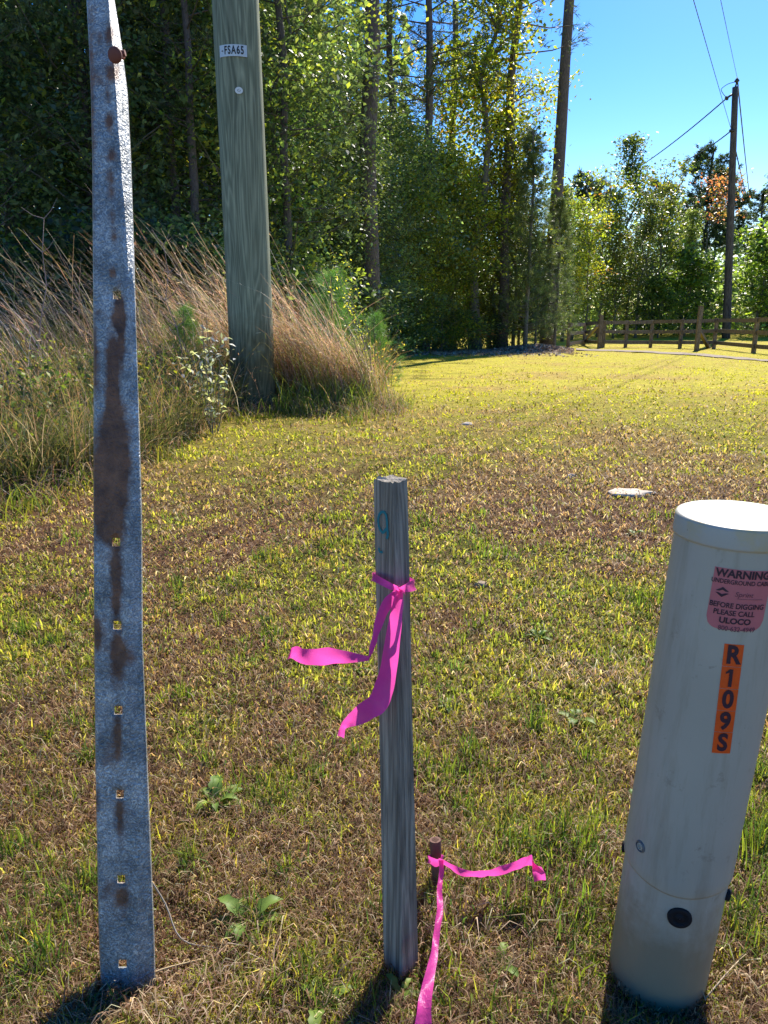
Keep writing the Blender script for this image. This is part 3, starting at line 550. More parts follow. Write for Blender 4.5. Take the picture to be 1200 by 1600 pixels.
woods()
def litter():
    n = 15000; u = rng.random(n); px = 600+300*u; Yc = np.interp(px, [600, 700, 800, 900], [24.5, 25.2, 25.2, 26.5])+rng.normal(0, 1.1, n); X = (px-600)/F*Yc*.965; 
    Z = terr(X, Yc)+rng.random(n)*.12*np.exp(-((px-840)/60)**2)*np.exp(-((Yc-25.8)/1.0)**2)*2+.01
    n2 = 6000; X2 = rng.uniform(.2, 6, n2); Y2 = rng.uniform(20, 27, n2); k = rng.random(n2) < np.clip((Y2-20)/7, 0, 1)*.8; X2, Y2 = X2[k], Y2[k]
    P = np.concatenate([np.stack([X, Yc, Z], -1), np.stack([X2, Y2, terr(X2, Y2)+.02], -1)])
    V, Q, cc = leafquads(P, .05, rgbmix(len(P), [(.42, .32, .24), (.28, .2, .15), (.55, .46, .37)], (4, 3, 2)), 1.2)
    o = ob('leaf_litter', arrmesh('leaf_litter', V, [Q], cc), M_litter); tag(o, 'brown leaf litter heaped where the lawn meets the trees', 'leaf litter', kind='stuff')
litter()

# ------------------------------------------------------------------ individual plants in the weed strip
def forb(seed, H, nst, leafsz, pal, lean=-.25, spread_=.15, lp=40, tip=None, lm=M_weed):
    r = np.random.default_rng(seed); mb = MB(); P = []; TP = []
    for j in range(nst):
        a = r.random()*6.28; h = H*r.uniform(.6, 1); b0 = Vector((math.cos(a), math.sin(a), 0))*spread_*.3*r.random()
        e = b0+Vector((math.cos(a)*spread_*r.random()*2+lean*h, math.sin(a)*spread_*r.random()*2, h)); m1 = b0.lerp(e, .5)+Vector((-lean*h*.2, 0, 0)); mb.tube([b0, m1, e], [.004, .003, .0015], 4, False)
        for k in range(lp):
            t = r.uniform(.15, 1)**.8; p = (b0.lerp(m1, t*2) if t < .5 else m1.lerp(e, t*2-1))+Vector(r.normal(0, leafsz*1.1+.008, 3)); (TP if (tip and t > .8) else P).append(tuple(p))
    P = np.array(P+TP); c = rgbmix(len(P), pal[0], pal[1], .2)
    if tip: c[len(P)-len(TP):] = rgbmix(len(TP), [tip], [1], .2)
    V, Q, cc = leafquads(P, leafsz, c, .3, .4); return mb.mesh('stem', True), arrmesh('leaves', V, [Q], cc)
SP = ('stem', 'leaves')
p1 = forb(71, 1.0, 9, .030, ([(.5, .52, .46), (.7, .7, .66), (.12, .15, .07), (.2, .2, .1)], (3, 3, 2, 2)), 0.02, .12, 26)
x, y = XY(328, 5.9); plant('silvery_shrub', p1, x, y, 'silvery leaved shrub at the left foot of the wooden pole', 'shrub', rz=0, parts=SP, lm=M_weed, sc=.95)
p2 = forb(72, 1.75, 8, .016, ([(.25, .28, .05), (.35, .33, .07)], (1, 1)), -.28, .12, 34, (.5, .45, .08))
x, y = XY(585, 7.6); plant('tall_weed', p2, x, y, 'tallest yellow tipped weed leaning over the dry grass', 'weed', rz=0, parts=SP)
p3 = forb(73, .95, 4, .02, ([(.4, .3, .08), (.32, .2, .06)], (1, 1)), .18, .12, 22, (.5, .36, .08))
x, y = XY(610, 8.6); plant('tall_weed', p3, x, y, 'short orange brown weed at the right end of the dry grass', 'weed', rz=0, parts=SP)
p4 = forb(74, 1.0, 7, .018, ([(.2, .27, .05), (.3, .3, .06), (.12, .17, .05), (.5, .4, .06)], (3, 3, 3, .5)), -.1, .2, 26)
for px, Y, sc, lb in ((60, 6.0, .95, 'yellow flowered weed left of the galvanised post'), (85, 5.2, .7, 'lower yellow flowered weed near the mown edge'), (235, 6.4, .85, 'yellow flowered weed between the galvanised post and the wooden pole')):
    x, y = XY(px, Y); plant('flowering_weed', p4, x, y, lb, 'weed', sc=sc, rz=0, parts=SP)
sap = pine(75, 1.3, .1, .45, 34, 6, .13, .0022, 26, .015, 'cone', ([(.09, .2, .05), (.14, .27, .06)], (1, 1)))
for px, Y, sc, lb in ((520, 8.6, 1.05, 'bright green pine seedling behind the dry grass'), (585, 9.0, .72, 'smaller pine seedling at the right end of the dry grass'), (290, 7.6, .72, 'pine seedling half hidden between the posts')):
    x, y = XY(px, Y); plant('pine_seedling', sap, x, y, lb, 'pine seedling', sc=sc, lm=M_needle)
def twigplant(seed, H, px, Y, lb):
    r = np.random.default_rng(seed); mb = MB(); P = [Vector((0, 0, 0))]
    for k in range(6): P.append(P[-1]+Vector((r.normal(0, .05), r.normal(0, .03), H/6)))
    mb.tube(P, [.008-.001*k for k in range(7)], 5)
    for k in range(2, 7):
        for s in (-1, 1):
            e = P[k]+Vector((s*r.uniform(.08, .2), r.normal(0, .05), r.uniform(.08, .2))); mb.tube([P[k], P[k].lerp(e, .5)+Vector((0, 0, -.02)), e], [.004, .003, .0015], 4, False)
    x, y = XY(px, Y); o = ob('dead_stalk', mb.mesh('dead_stalk', True), m_simple('dead_stalk', (.3, .22, .2), .9)); o.location = (x, y, tz(x, y)); tag(o, lb, 'dead stalk')
twigplant(81, 1.65, 58, 6.6, 'branching dead stalk standing left of the galvanised post')
twigplant(82, 1.5, 262, 7.4, 'bare dead stalk left of the wooden pole')

# rosettes and clover in the lawn
def rosette(px, py, R, n, label, seed, pal=((.12, .2, .04), (.2, .27, .05)), nm='broadleaf_weed'):
    r = np.random.default_rng(seed); p = G(px, py); V = []; Fc = []; cl = []
    for j in range(n):
        th = j*2.4+r.normal(0, .3); L = R*r.uniform(.55, 1.1); d = Vector((math.cos(th), math.sin(th), 0)); s = Vector((-d.y, d.x, 0)); c = Vector(pal[0]).lerp(Vector(pal[1]), r.random()); b = len(V); K = 7; el = r.uniform(.15, .8)
        for k in range(K+1):
            t = k/K; q = p+d*L*t+Vector((0, 0, .006+L*el*math.sin(t*2.3)*.6)); ww = L*.2*math.sin(min(1, t*.92+.08)*math.pi)**.7*(1.0 if k % 2 else .68)
            V += [q-s*ww+Vector((0, 0, ww*.35)), q, q+s*ww+Vector((0, 0, ww*.35))]; cl += [c, c*1.25, c]
        for k in range(K): a = b+3*k; Fc += [(a, a+1, a+4, a+3), (a+1, a+2, a+5, a+4)]
    V = np.array([tuple(v) for v in V]); o = ob(nm, arrmesh(nm, V-np.array(tuple(p)), [np.array(Fc)], np.array([tuple(c) for c in cl])), M_weed); o.location = p; tag(o, label, 'weed')
for k, a in enumerate([(335, 1262, .072, 12, 'broad leaved green weed in the lawn right of the galvanised post'), (385, 1450, .06, 11, 'pale broad leaved weed near the foot of the galvanised post'), (900, 1130, .05, 11, 'dark green broad leaved weed left of the grey pedestal'),
        (775, 1520, .045, 7, 'pale leaved weed in the lawn below the pink streamer'), (500, 1580, .055, 9, 'dark leaved weed at the bottom of the stake shadow'), (142, 1385, .03, 6, 'small bright weed against the left side of the galvanised post'),
        (625, 1560, .035, 6, 'light green weed at the foot of the wooden stake'), (978, 1255, .03, 7, 'small grey green weed touching the grey pedestal'), (560, 960+90, .035, 9, 'small weed below the left pink streamer'), (990, 838, .05, 7, 'silvery weed near the pale stone'), (840, 1000, .045, 9, 'grey green weed in the bare patch left of the pedestal'), (700, 1110, .04, 9, 'low weed right of the wooden stake')]):
    rosette(*a, seed=90+k)

def rock(px, py, sx, sz, lb, seed, nm='stone', col=(.62, .52, .40)):
    p = G(px, py); bm = bmesh.new(); bmesh.ops.create_icosphere(bm, subdivisions=3, radius=1); r = random.Random(seed)
    for v in bm.verts:
        n = vn(v.co.x*1.6+seed, v.co.y*1.6+v.co.z); v.co *= .75+.5*n; v.co.x *= sx; v.co.y *= sx*r.uniform(.7, .72); v.co.z *= sz
    me = bpy.data.meshes.new(nm); bm.to_mesh(me); bm.free(); me.polygons.foreach_set('use_smooth', [True]*len(me.polygons))
    o = ob(nm, me, m_simple(nm, col, .9, nz=30)); o.location = (p.x, p.y, p.z+sz*.25); tag(o, lb, 'stone')
rock(985, 771, .12, .02, 'flat pale stone lying in the brown turf left of the pedestal cap', 1)
rock(892, 746, .035, .02, 'small pale stone beyond the flat one', 2); rock(752, 916, .028, .015, 'tan stone in the lawn right of the pink knot', 3, col=(.36, .27, .17)); rock(730, 664, .05, .02, 'tiny grey stone at the middle of the lawn', 4); rock(620, 795, .02, .01, 'brown pebble by the top of the stake', 5, col=(.3, .2, .13))

def twig(pts, r, lb, col=(.3, .26, .21)):
    P = [G(x, y)+Vector((0, 0, z)) for x, y, z in pts]; P = [Vector(q) for q in catmull([tuple(p) for p in P], 4)]
    o = ob('twig', MB().tube(P, [r*(1-.5*i/len(P)) for i in range(len(P))], 6).mesh('twig', True), m_simple('twig', col, .9)); tag(o, lb, 'twig')
twig([(238, 1440, .09), (262, 1452, .05), (285, 1480, .015), (345, 1492, .012)], .0016, 'thin grey twig curving from the galvanised post to the ground')
twig([(205, 1545, .01), (255, 1528, .016), (318, 1508, .012)], .0018, 'straw coloured stalk lying at the foot of the galvanised post', (.5, .38, .2))
twig([(262, 1580, .01), (300, 1540, .016), (332, 1520, .012)], .0014, 'second straw stalk below the first', (.5, .38, .2))
twig([(1100, 1570, .01), (1140, 1530, .02), (1175, 1490, .012)], .0012, 'pale straw right of the pedestal foot', (.5, .4, .26))

# ------------------------------------------------------------------ galvanised post
def galv_post():
    DP = 1.083; kp = [-250, 0, 75, 150, 250, 400, 550, 700, 800, 1000, 1200, 1350, 1450, 1640]
    xl = np.interp; L_ = lambda y: np.interp(y, kp, [128, 135, 139, 142, 144, 145, 146, 146, 146, 147, 149, 152, 154, 160])
    Rr = lambda y: np.interp(y, kp, [150, 179, 191, 200, 205, 210, 214, 219, 222, 223, 231, 237, 241, 246])
    Cr = lambda y: np.interp(y, kp, [140, 167, 176, 182, 187, 192, 204, 206, 203, 201, 207, 211, 213, 216])
    hc = [(x, y) for x, y in ((186, 461), (181, 847), (183, 977), (184.5, 1110), (187, 1241), (189, 1374), (191.5, 1506))]
    rows = set(range(-250, 1641, 9))
    for x, y in hc:
        rows = {r for r in rows if abs(r-y) > 9.5}; rows |= {y-6.5, y+6.5}
    rows = sorted(rows); NC = 17; hx = lambda y: np.interp(y, [461, 847, 977, 1110, 1241, 1374, 1506], [h[0] for h in hc])
    V = []; cl = []; Fc = []
    rust = [(186, 480, 8, 28, .7), (183, 500, 16, 9, .5), (190, 530, 6, 45, .8), (176, 560, 7, 40, .9), (177, 620, 8, 60, .9), (180, 690, 22, 60, .95), (165, 730, 28, 30, .8), (178, 780, 20, 70, .95), (160, 800, 20, 40, .7), (182, 900, 9, 45, .75), (182, 950, 8, 25, .5),
            (184, 1025, 12, 38, .95), (152, 990, 9, 26, .95), (203, 1025, 14, 10, .45), (184, 1150, 7, 42, .8), (168, 1180, 10, 20, .4), (187, 1275, 8, 38, .75), (191, 1402, 13, 24, .75), (165, 1395, 12, 25, .4), (152, 1250, 6, 20, .5),
            (171, 55, 7, 18, .7), (176, 115, 12, 14, .8), (170, 150, 6, 12, .5), (171, 192, 7, 14, .8), (174, 240, 7, 12, .7), (173, 275, 6, 10, .7), (175, 300, 6, 10, .6), (176, 340, 6, 12, .7), (178, 370, 6, 10, .6), (176, 425, 5, 10, .8), (155, 60, 5, 14, .4), (154, 120, 6, 14, .4), (148, 560, 5, 60, .7), (142, 200, 6, 220, .6), (156, 490, 6, 8, .5)]
    for y in rows:
        a, c, r = L_(y), Cr(y), Rr(y); h = min(hx(y), a+(c-a)*.72); tw = np.interp(y, [-250, 0, 250, 450, 900, 1640], [1, 1, .8, .25, .12, .1])
        xs = [a, a+(h-6.5-a)*.06, a+(h-6.5-a)*.2, a+(h-6.5-a)*.45, a+(h-6.5-a)*.75, h-6.5, h-2, h+2, h+6.5]
        xs += [h+6.5+(c-h-6.5)*t if c > h+8 else h+6.5+t*1.5 for t in (.35, .7, 1.0)]; cc0 = xs[-1]; xs += [cc0+(r-cc0)*t for t in (.15, .4, .7, .93, 1.0)]
        for j, x in enumerate(xs):
            dep = (a-x)/60*.010*tw
            if j >= 12: dep += (x-cc0)/max(4, r-cc0)*(.030*tw+.003)
            if j == 0: dep += .012
            if j == 16: dep += .010
            dep += .0012*math.sin(y*.013+j)
            V.append(D(x, y, DP+dep)); cl.append(min(1, sum(s*math.exp(-((x-u)/p)**2-((y-v)/q)**2) for u, v, p, q, s in rust)))
    for i in range(len(rows)-1):
        hole = any(abs(rows[i]-(y-6.5)) < .01 for x, y in hc)
        for j in range(NC-1):
            if hole and 5 <= j < 8: continue
            b = i*NC+j; Fc.append((b, b+NC, b+NC+1, b+1))
    base = D(198, 1530, DP); V = np.array([tuple(v-base) for v in V]); cols = np.zeros((len(V), 3)); cols[:, 0] = cl
    me = arrmesh('sign_post', V, [np.array(Fc)], cols, True)
    o = ob('steel_post', me, m_galv()); o.location = base; md = o.modifiers.new('thickness', 'SOLIDIFY'); md.thickness = .0035; md.offset = -1
    tag(o, 'tall blue grey galvanised steel post with square holes and rust streaks', 'post')
    c = D(179.5, 86, DP-.02); n = (CP-c).normalized(); n = (n+Vector((-.55, 0, .1))).normalized(); mb = MB(); K = 20
    R = .0105; pts = [c-n*.018, c-n*.002, c, c+n*.002, c+n*.004, c+n*.005]; mb.tube([c-n*.02, c-n*.003], .004, 10); mb.tube(pts[1:], [R*1.0, R*1.06, R*1.0, R*.7, R*.2], K)
    bt = ob('bolt', mb.mesh('bolt', True), m_simple('rusty_bolt', (.2, .07, .05), .8, .2, nz=200), o); bt['label'] = 'rust red round bolt head near the top'
    mb = MB(); c2 = D(190.5, 84, DP-.006); mb.tube([c2+Vector((-.004, 0, 0)), c2+Vector((.005, 0, .001))], .0045, 6); ob('nut', mb.mesh('nut'), bpy.data.materials['rusty_bolt'], o)
galv_post()

# ------------------------------------------------------------------ big utility pole
def pole():
    x0, y0 = -1.318, 7.52; e = empty('utility_pole', (x0, y0, tz(x0, y0)), 'massive greenish grey wooden utility pole with number tag', 'utility pole')
    mb = MB(); n = 64; zs = list(np.linspace(-.2, 10.5, 40)); rr = lambda z: .222-.0045*z
    V = []; r = np.random.default_rng(5); off = r.normal(0, .0012, n)
    for z in zs:
        for k in range(n):
            t = 2*math.pi*k/n; q = rr(z)+off[k]+.0035*math.sin(3*t+z*.7); V.append((x0+math.cos(t)*q, y0+math.sin(t)*q, z+e.location.z))
    i = np.arange(len(zs)-1)[:, None]*n; k = np.arange(n)[None, :]; Q = np.stack([i+k, i+(k+1) % n, i+n+(k+1) % n, i+n+k], -1).reshape(-1, 4)
    me = arrmesh('shaft', np.array(V)-np.array(tuple(e.location)), [Q], None, True); o = ob('shaft', me, M_pole); o.parent = e
    vdir = math.atan2(-y0, -x0)
    def on(du, z, dr): a = vdir+du/.215; q = rr(z)+.004+dr; return Vector((x0+math.cos(a)*q, y0+math.sin(a)*q, z))
    zc = W(360, 78, 7.3).z; m_al = m_simple('tag_metal', (.62, .64, .66), .45, .3, nz=80)
    uc = (360-368)/76*.43
    V = []; F_ = []; hw, hh = .128, .046
    for k in range(15):
        u = uc-hw+2*hw*k/14
        for z, d in ((zc-hh, 0), (zc+hh, 0), (zc+hh, .004), (zc-hh, .004)): V.append(on(u, z, d))
    for k in range(14):
        for q in range(4): F_.append((4*k+q, 4*k+(q+1) % 4, 4*k+4+(q+1) % 4, 4*k+4+q))
    F_ += [(3, 2, 1, 0), (56, 57, 58, 59)]
    mb = MB(); mb.v = V; mb.f = F_; tg = ob('number_tag', mb.mesh('number_tag'), m_al, e)
    ink = m_simple('black_ink', (.012, .012, .015), .5)
    t = textmesh('FSA65', .088, sx=.66, bold=.03, spacing=1.22); bend(t, lambda x, z, d: on(uc+.012+x, zc+z, .006)); ob('lettering', t, ink, tg)
    t = textmesh('-', .06, bold=.02); bend(t, lambda x, z, d: on(uc-.095+x, zc+.004+z, .006)); ob('lettering', t, ink, tg)
    zc2 = W(367, 141, 7.3).z; V = [on(-.005, zc2, .006)]; K = 24
    for d in (.005, .0):
        for k in range(K): V.append(on(-.005+.034*math.cos(k/K*6.283), zc2+.028*math.sin(k/K*6.283), d))
    mb = MB(); mb.v = V; mb.f = [(0, 1+k, 1+(k+1) % K) for k in range(K)]+[(1+k, 1+K+k, 1+K+(k+1) % K, 1+(k+1) % K) for k in range(K)]
    rt = ob('round_tag', mb.mesh('round_tag'), m_simple('white_tag', (.8, .82, .82), .4), e)
    mb = MB(); K = 16; ce = []
    V = [on(-.005+.014*q*math.cos(k/K*6.283), zc2+.011*q*math.sin(k/K*6.283), .0075) for q in (1, .65) for k in range(K)]; mb.v = V; mb.f = [(k, (k+1) % K, K+(k+1) % K, K+k) for k in range(K) if k not in (1, 2)]; ob('mark', mb.mesh('mark'), bpy.data.materials['black_ink'] if False else m_simple('grey_ink', (.3, .33, .38), .5), rt)
def textmesh(s, size, sx=1.0, bold=0.0, spacing=1.0, shear=0.0):
    cu = bpy.data.curves.new('lettering', 'FONT'); cu.body = s; cu.size = size; cu.align_x = 'CENTER'; cu.align_y = 'CENTER'; cu.offset = bold*size; cu.space_character = spacing; cu.shear = shear; cu.resolution_u = 4
    o = bpy.data.objects.new('t', cu); C.objects.link(o); bpy.context.view_layer.update()
    me = bpy.data.meshes.new_from_object(o.evaluated_get(bpy.context.evaluated_depsgraph_get())); bpy.data.objects.remove(o); bpy.data.curves.remove(cu)
    bm = bmesh.new(); bm.from_mesh(me); bmesh.ops.triangulate(bm, faces=bm.faces[:])
    for _ in range(2): bmesh.ops.subdivide_edges(bm, edges=[e for e in bm.edges if e.calc_length() > size*.25], cuts=1); bmesh.ops.triangulate(bm, faces=bm.faces[:])
    for v in bm.verts: v.co.x *= sx
    bm.to_mesh(me); bm.free(); me.name = 'lettering'; return me
def onemesh(h):
    x = h*.085; mb = MB(); P = []
    for k in range(7): z = -h/2+h*k/6; mb.v += [Vector((-x, z, 0)), Vector((x, z, 0))]
    mb.f = [(2*k, 2*k+1, 2*k+3, 2*k+2) for k in range(6)]; b = len(mb.v)
    mb.v += [Vector((-x, h*.5, 0)), Vector((-x*3.0, h*.33, 0)), Vector((-x*3.0, h*.22, 0)), Vector((-x, h*.32, 0))]; mb.f.append((b, b+1, b+2, b+3)); return mb.mesh('lettering')
def bend(me, fn):
    for v in me.vertices: v.co = fn(v.co.x, v.co.y, 0)
    me.update()
pole()

# ------------------------------------------------------------------ wooden stake
def stake():
    top = W(610, 748, .932); bot = W(627, 1522, .905); top = Vector(top); e = bot.copy(); e.z = 0
    ax = (top-bot); K = 40; mb = MB(); V = []; prof = []
    ang = [math.radians(a) for a in (-90-2.2, -90+2.2, -2.2, 2.2, 90-2.2, 90+2.2, 180-2.2, 180+2.2)]
    pr = [(math.cos(a), math.sin(a)) for a in ang]
    ring = []
    for i in range(8):   # subdivide the long faces
        a = pr[i]; b = pr[(i+1) % 8]; m = 6 if i % 2 else 1
        for k in range(m): ring.append((a[0]*(1-k/m)+b[0]*k/m, a[1]*(1-k/m)+b[1]*k/m))
    n = len(ring); r = np.random.default_rng(9); jit = r.normal(0, .00012, n)
    zs = np.linspace(-.12, 1, K)
    for i, t in enumerate(zs):
        p = bot+ax*t; hw = .0268+(.0222-.0268)*t
        for k, (a, b) in enumerate(ring):
            q = hw+jit[k]+.0003*math.sin(t*9); rz = a*.97, b
            V.append(p+Vector((rz[0]*q-b*.0015, rz[1]*q, (r.normal(0, .0012)) if i == K-1 else 0)))
    mb.v = V
    for i in range(K-1):
        for k in range(n): mb.f.append((i*n+k, i*n+(k+1) % n, (i+1)*n+(k+1) % n, (i+1)*n+k))
    c = len(mb.v); mb.v.append(top+Vector((0, 0, -.001)))
    for k in range(n): mb.f.append(((K-1)*n+k, (K-1)*n+(k+1) % n, c))
    for i in range(len(mb.v)): mb.v[i] = mb.v[i]-e
    me = mb.mesh('stake'); o = ob('wooden_stake', me, M_stake); o.location = e
    tag(o, 'weathered grey wooden survey stake with a teal painted mark near its top', 'stake')
    # teal mark on the left face
    dg = lambda px, py: faceL(px, py)
    def faceL(px, py):
        # plane of the left-front face at this height
        t = (py-748)/(1522-748); cy = .932+(.905-.932)*t; hw = .0222+(.0268-.0222)*t
        cxp = 610+(627-610)*t; r_ = ray(px, py)
        # face runs from corner (-hw,0) to (0,-hw): x + y = -hw (relative)
        cx = W(cxp, py, cy).x
        tt = (cx+cy-hw-0.0012-CP.x-CP.y)/(r_.x+r_.y); return CP+r_*tt
    lp = [(603.5, 826), (599, 832), (594.5, 829), (591.5, 820), (591, 810), (594, 802), (599, 800), (603, 805), (604.5, 815), (605, 826), (606, 836), (604, 842)]
    P = [faceL(*q) for q in catmull(lp, 4)]; mbk = MB(); W2 = .0019
    for i, p in enumerate(P):
        d = (P[min(i+1, len(P)-1)]-P[max(i-1, 0)]).normalized(); nn = Vector((-1, -1, 0)).normalized(); s = d.cross(nn).normalized(); mbk.v += [p-s*W2, p+s*W2]
    mbk.f = [(2*i, 2*i+1, 2*i+3, 2*i+2) for i in range(len(P)-1)]
    b = len(mbk.v); lp2 = [(592, 856), (593, 862), (598, 863)]; P = [faceL(*q) for q in catmull(lp2, 3)]
    for i, p in enumerate(P):
        d = (P[min(i+1, len(P)-1)]-P[max(i-1, 0)]).normalized(); s = d.cross(Vector((-1, -1, 0)).normalized()).normalized(); mbk.v += [p-s*W2*.8, p+s*W2*.8]
    mbk.f += [(b+2*i, b+2*i+1, b+2*i+3, b+2*i+2) for i in range(len(P)-1)]
    ob('painted_mark', mbk.mesh('painted_mark'), m_simple('teal_paint', (.005, .2, .24), .7, nz=120), o)
stake()

# ------------------------------------------------------------------ pink flagging tape
M_tape = m_simple('pink_flagging_tape', (1.0, .10, .50), .35, 0, .35, nz=25, trans=.55)
_nt = M_tape.node_tree; bump(_nt, noise(_nt, coords(_nt, (1, 1, .4)), 130, 3, .6, 1.2), .45, .003, _nt.nodes['Principled BSDF'])
def ribbon(mb, pts, n=12, cup=.25):
    """pts: (px,py,Y, wx,wy,wY) centre line and half-width vector, both measured"""
    Q = catmull(pts, n); b = len(mb.v); K = 5
    for i, q in enumerate(Q):
        c = W(q[0], q[1], q[2]); a = W(q[0]+q[3], q[1]+q[4], q[2]+q[5])-c
        t = (W(*Q[min(i+1, len(Q)-1)][:3])-W(*Q[max(i-1, 0)][:3])).normalized(); nn = t.cross(a)
        for k in range(K): s = -1+2*k/(K-1); mb.v.append(c+a*s+nn*(cup*(s*s-.5)+.09*math.sin(i*.37+k*.9)+.06*math.sin(i*.23-k*1.7)))
    for i in range(len(Q)-1):
        for k in range(K-1): j = b+i*K+k; mb.f.append((j, j+1, j+K+1, j+K))
def tapes():
    mb = MB(); y = .884
    # wrap round the stake and knot
    ribbon(mb, [(625, 922, y, 1, 5, 0), (607, 914, y, -1, 5, 0), (586, 903, .912, -1, 6, 0), (584, 901, .93, 0, 6, 0), (612, 898, .965, 0, 6, 0), (645, 912, .935, 0, 7, 0), (646, 915, .915, 2, 8, 0), (636, 918, y, 1, 7, 0), (625, 922, y-.003, 1, 4, 0)])
    ribbon(mb, [(621, 917, y-.008, -5, 4, 0), (626, 922, y-.010, 5, 5, .002), (630, 925, y-.006, 4, 5, 0)])
    # left strand that swings out into the left streamer
    ribbon(mb, [(625, 923, y-.006, 5, 4, 0), (609, 938, y-.01, 7, 5, .002), (596, 960, y-.012, 7, 3, .004), (586, 990, y-.01, 5, 1, .006), (582, 1010, y-.01, 5, -3, .004), (579, 1024, y-.01, 4, -6, 0), (574, 1029, y-.008, 1, -4, 0), (545, 1027, y-.004, 1, -9, .004), (510, 1027, y, 1, -13, -.004), (478, 1026, y+.01, 1, -12, .006), (458, 1022, y+.014, 2, -10, -.008), (452, 1022, y+.012, 3, -8, .008)])
    # right long strand
    ribbon(mb, [(624, 924, y-.010, 6, 3, 0), (621, 945, y-.014, 8, 1, .003), (616, 985, y-.018, 11, 2, -.004), (607, 1040, y-.022, 13, 3, .004), (598, 1080, y-.024, 15, 3, .002), (590, 1098, y-.026, 15, 8, -.004), (575, 1108, y-.022, 8, 14, .004), (555, 1122, y-.02, 5, 11, -.004), (541, 1130, y-.018, 3, 6, 0), (535, 1138, y-.016, 4, 3, .003), (532, 1151, y-.014, 5, 2, .003)])
    o = bpy.data.objects.new('x', None)
    base = W(625, 922, y); mb.v = [v-base for v in mb.v]; t = ob('flagging_tape', mb.mesh('flagging_tape', True), M_tape); t.location = base; tag(t, 'pink flagging tape knotted round the wooden stake', 'flagging tape'); bpy.data.objects.remove(o)
    mb = MB(); y = 1.03
    ribbon(mb, [(672, 1344, y+.01, 0, 6, 0), (669, 1342, y+.025, 0, 6, 0), (680, 1340, y+.055, 0, 6, 0), (692, 1342, y+.025, 0, 6, 0), (690, 1345, y, 0, 6, 0), (682, 1348, y-.004, 0, 6, 0), (672, 1344, y+.008, 0, 6, 0)], cup=.1)
    ribbon(mb, [(688, 1345, y-.006, 3, 4, 0), (703, 1354, y-.01, 1, 5, .002), (722, 1363, y-.01, 0, 6, -.003), (745, 1367, y-.01, -1, 4, .004), (768, 1364, y-.01, -2, 6, .004), (792, 1358, y-.005, -2, 8, -.004), (815, 1350, y, -3, 8, .004), (828, 1345, y, 0, 8, 0), (838, 1350, y-.005, 7, 7, .004), (842, 1362, y-.008, 10, 3, -.004), (843, 1376, y-.01, 9, -1, .004)])
    ribbon(mb, [(689, 1344, y-.008, 4, 0, 0), (689, 1365, y-.02, 3.5, 0, .004), (687, 1390, y-.05, 4, 0, -.003), (687, 1420, y-.09, 5, 0, .004), (683, 1455, y-.13, 5, 1, -.004), (678, 1490, y-.17, 5.5, 1, .003), (671, 1525, y-.21, 8, 1, .003), (665, 1560, y-.245, 10, 2, -.003), (660, 1600, y-.275, 12, 2, .004), (655, 1660, y-.30, 13, 2, .004)])
    base = W(688, 1345, y); mb.v = [v-base for v in mb.v]; t = ob('flagging_tape', mb.mesh('flagging_tape', True), M_tape); t.location = base; tag(t, 'pink flagging tape tied to the short rusty pipe', 'flagging tape')
    # the iron pipe
    c = G(684, 1386); tp = W(680, 1312, c.y+.012); ax = (tp-c).normalized(); R = .0098; m = MB()
    pts = [c-ax*.03, tp, tp, tp-ax*.03]; m.tube([c-ax*.03, tp], R, 20, False); b = len(m.v); m.tube([tp, tp-ax*.04], R*.66, 20, False)
    for k in range(20): m.f.append((20+k, 20+(k+1) % 20, b+(k+1) % 20, b+k))
    m.v = [v-c for v in m.v]; o = ob('iron_pipe', m.mesh('iron_pipe'), m_simple('rusty_iron', (.17, .085, .06), .85, .1, nz=180)); o.location = c; tag(o, 'short rusty open topped iron pipe in the grass right of the stake', 'pipe')
tapes()

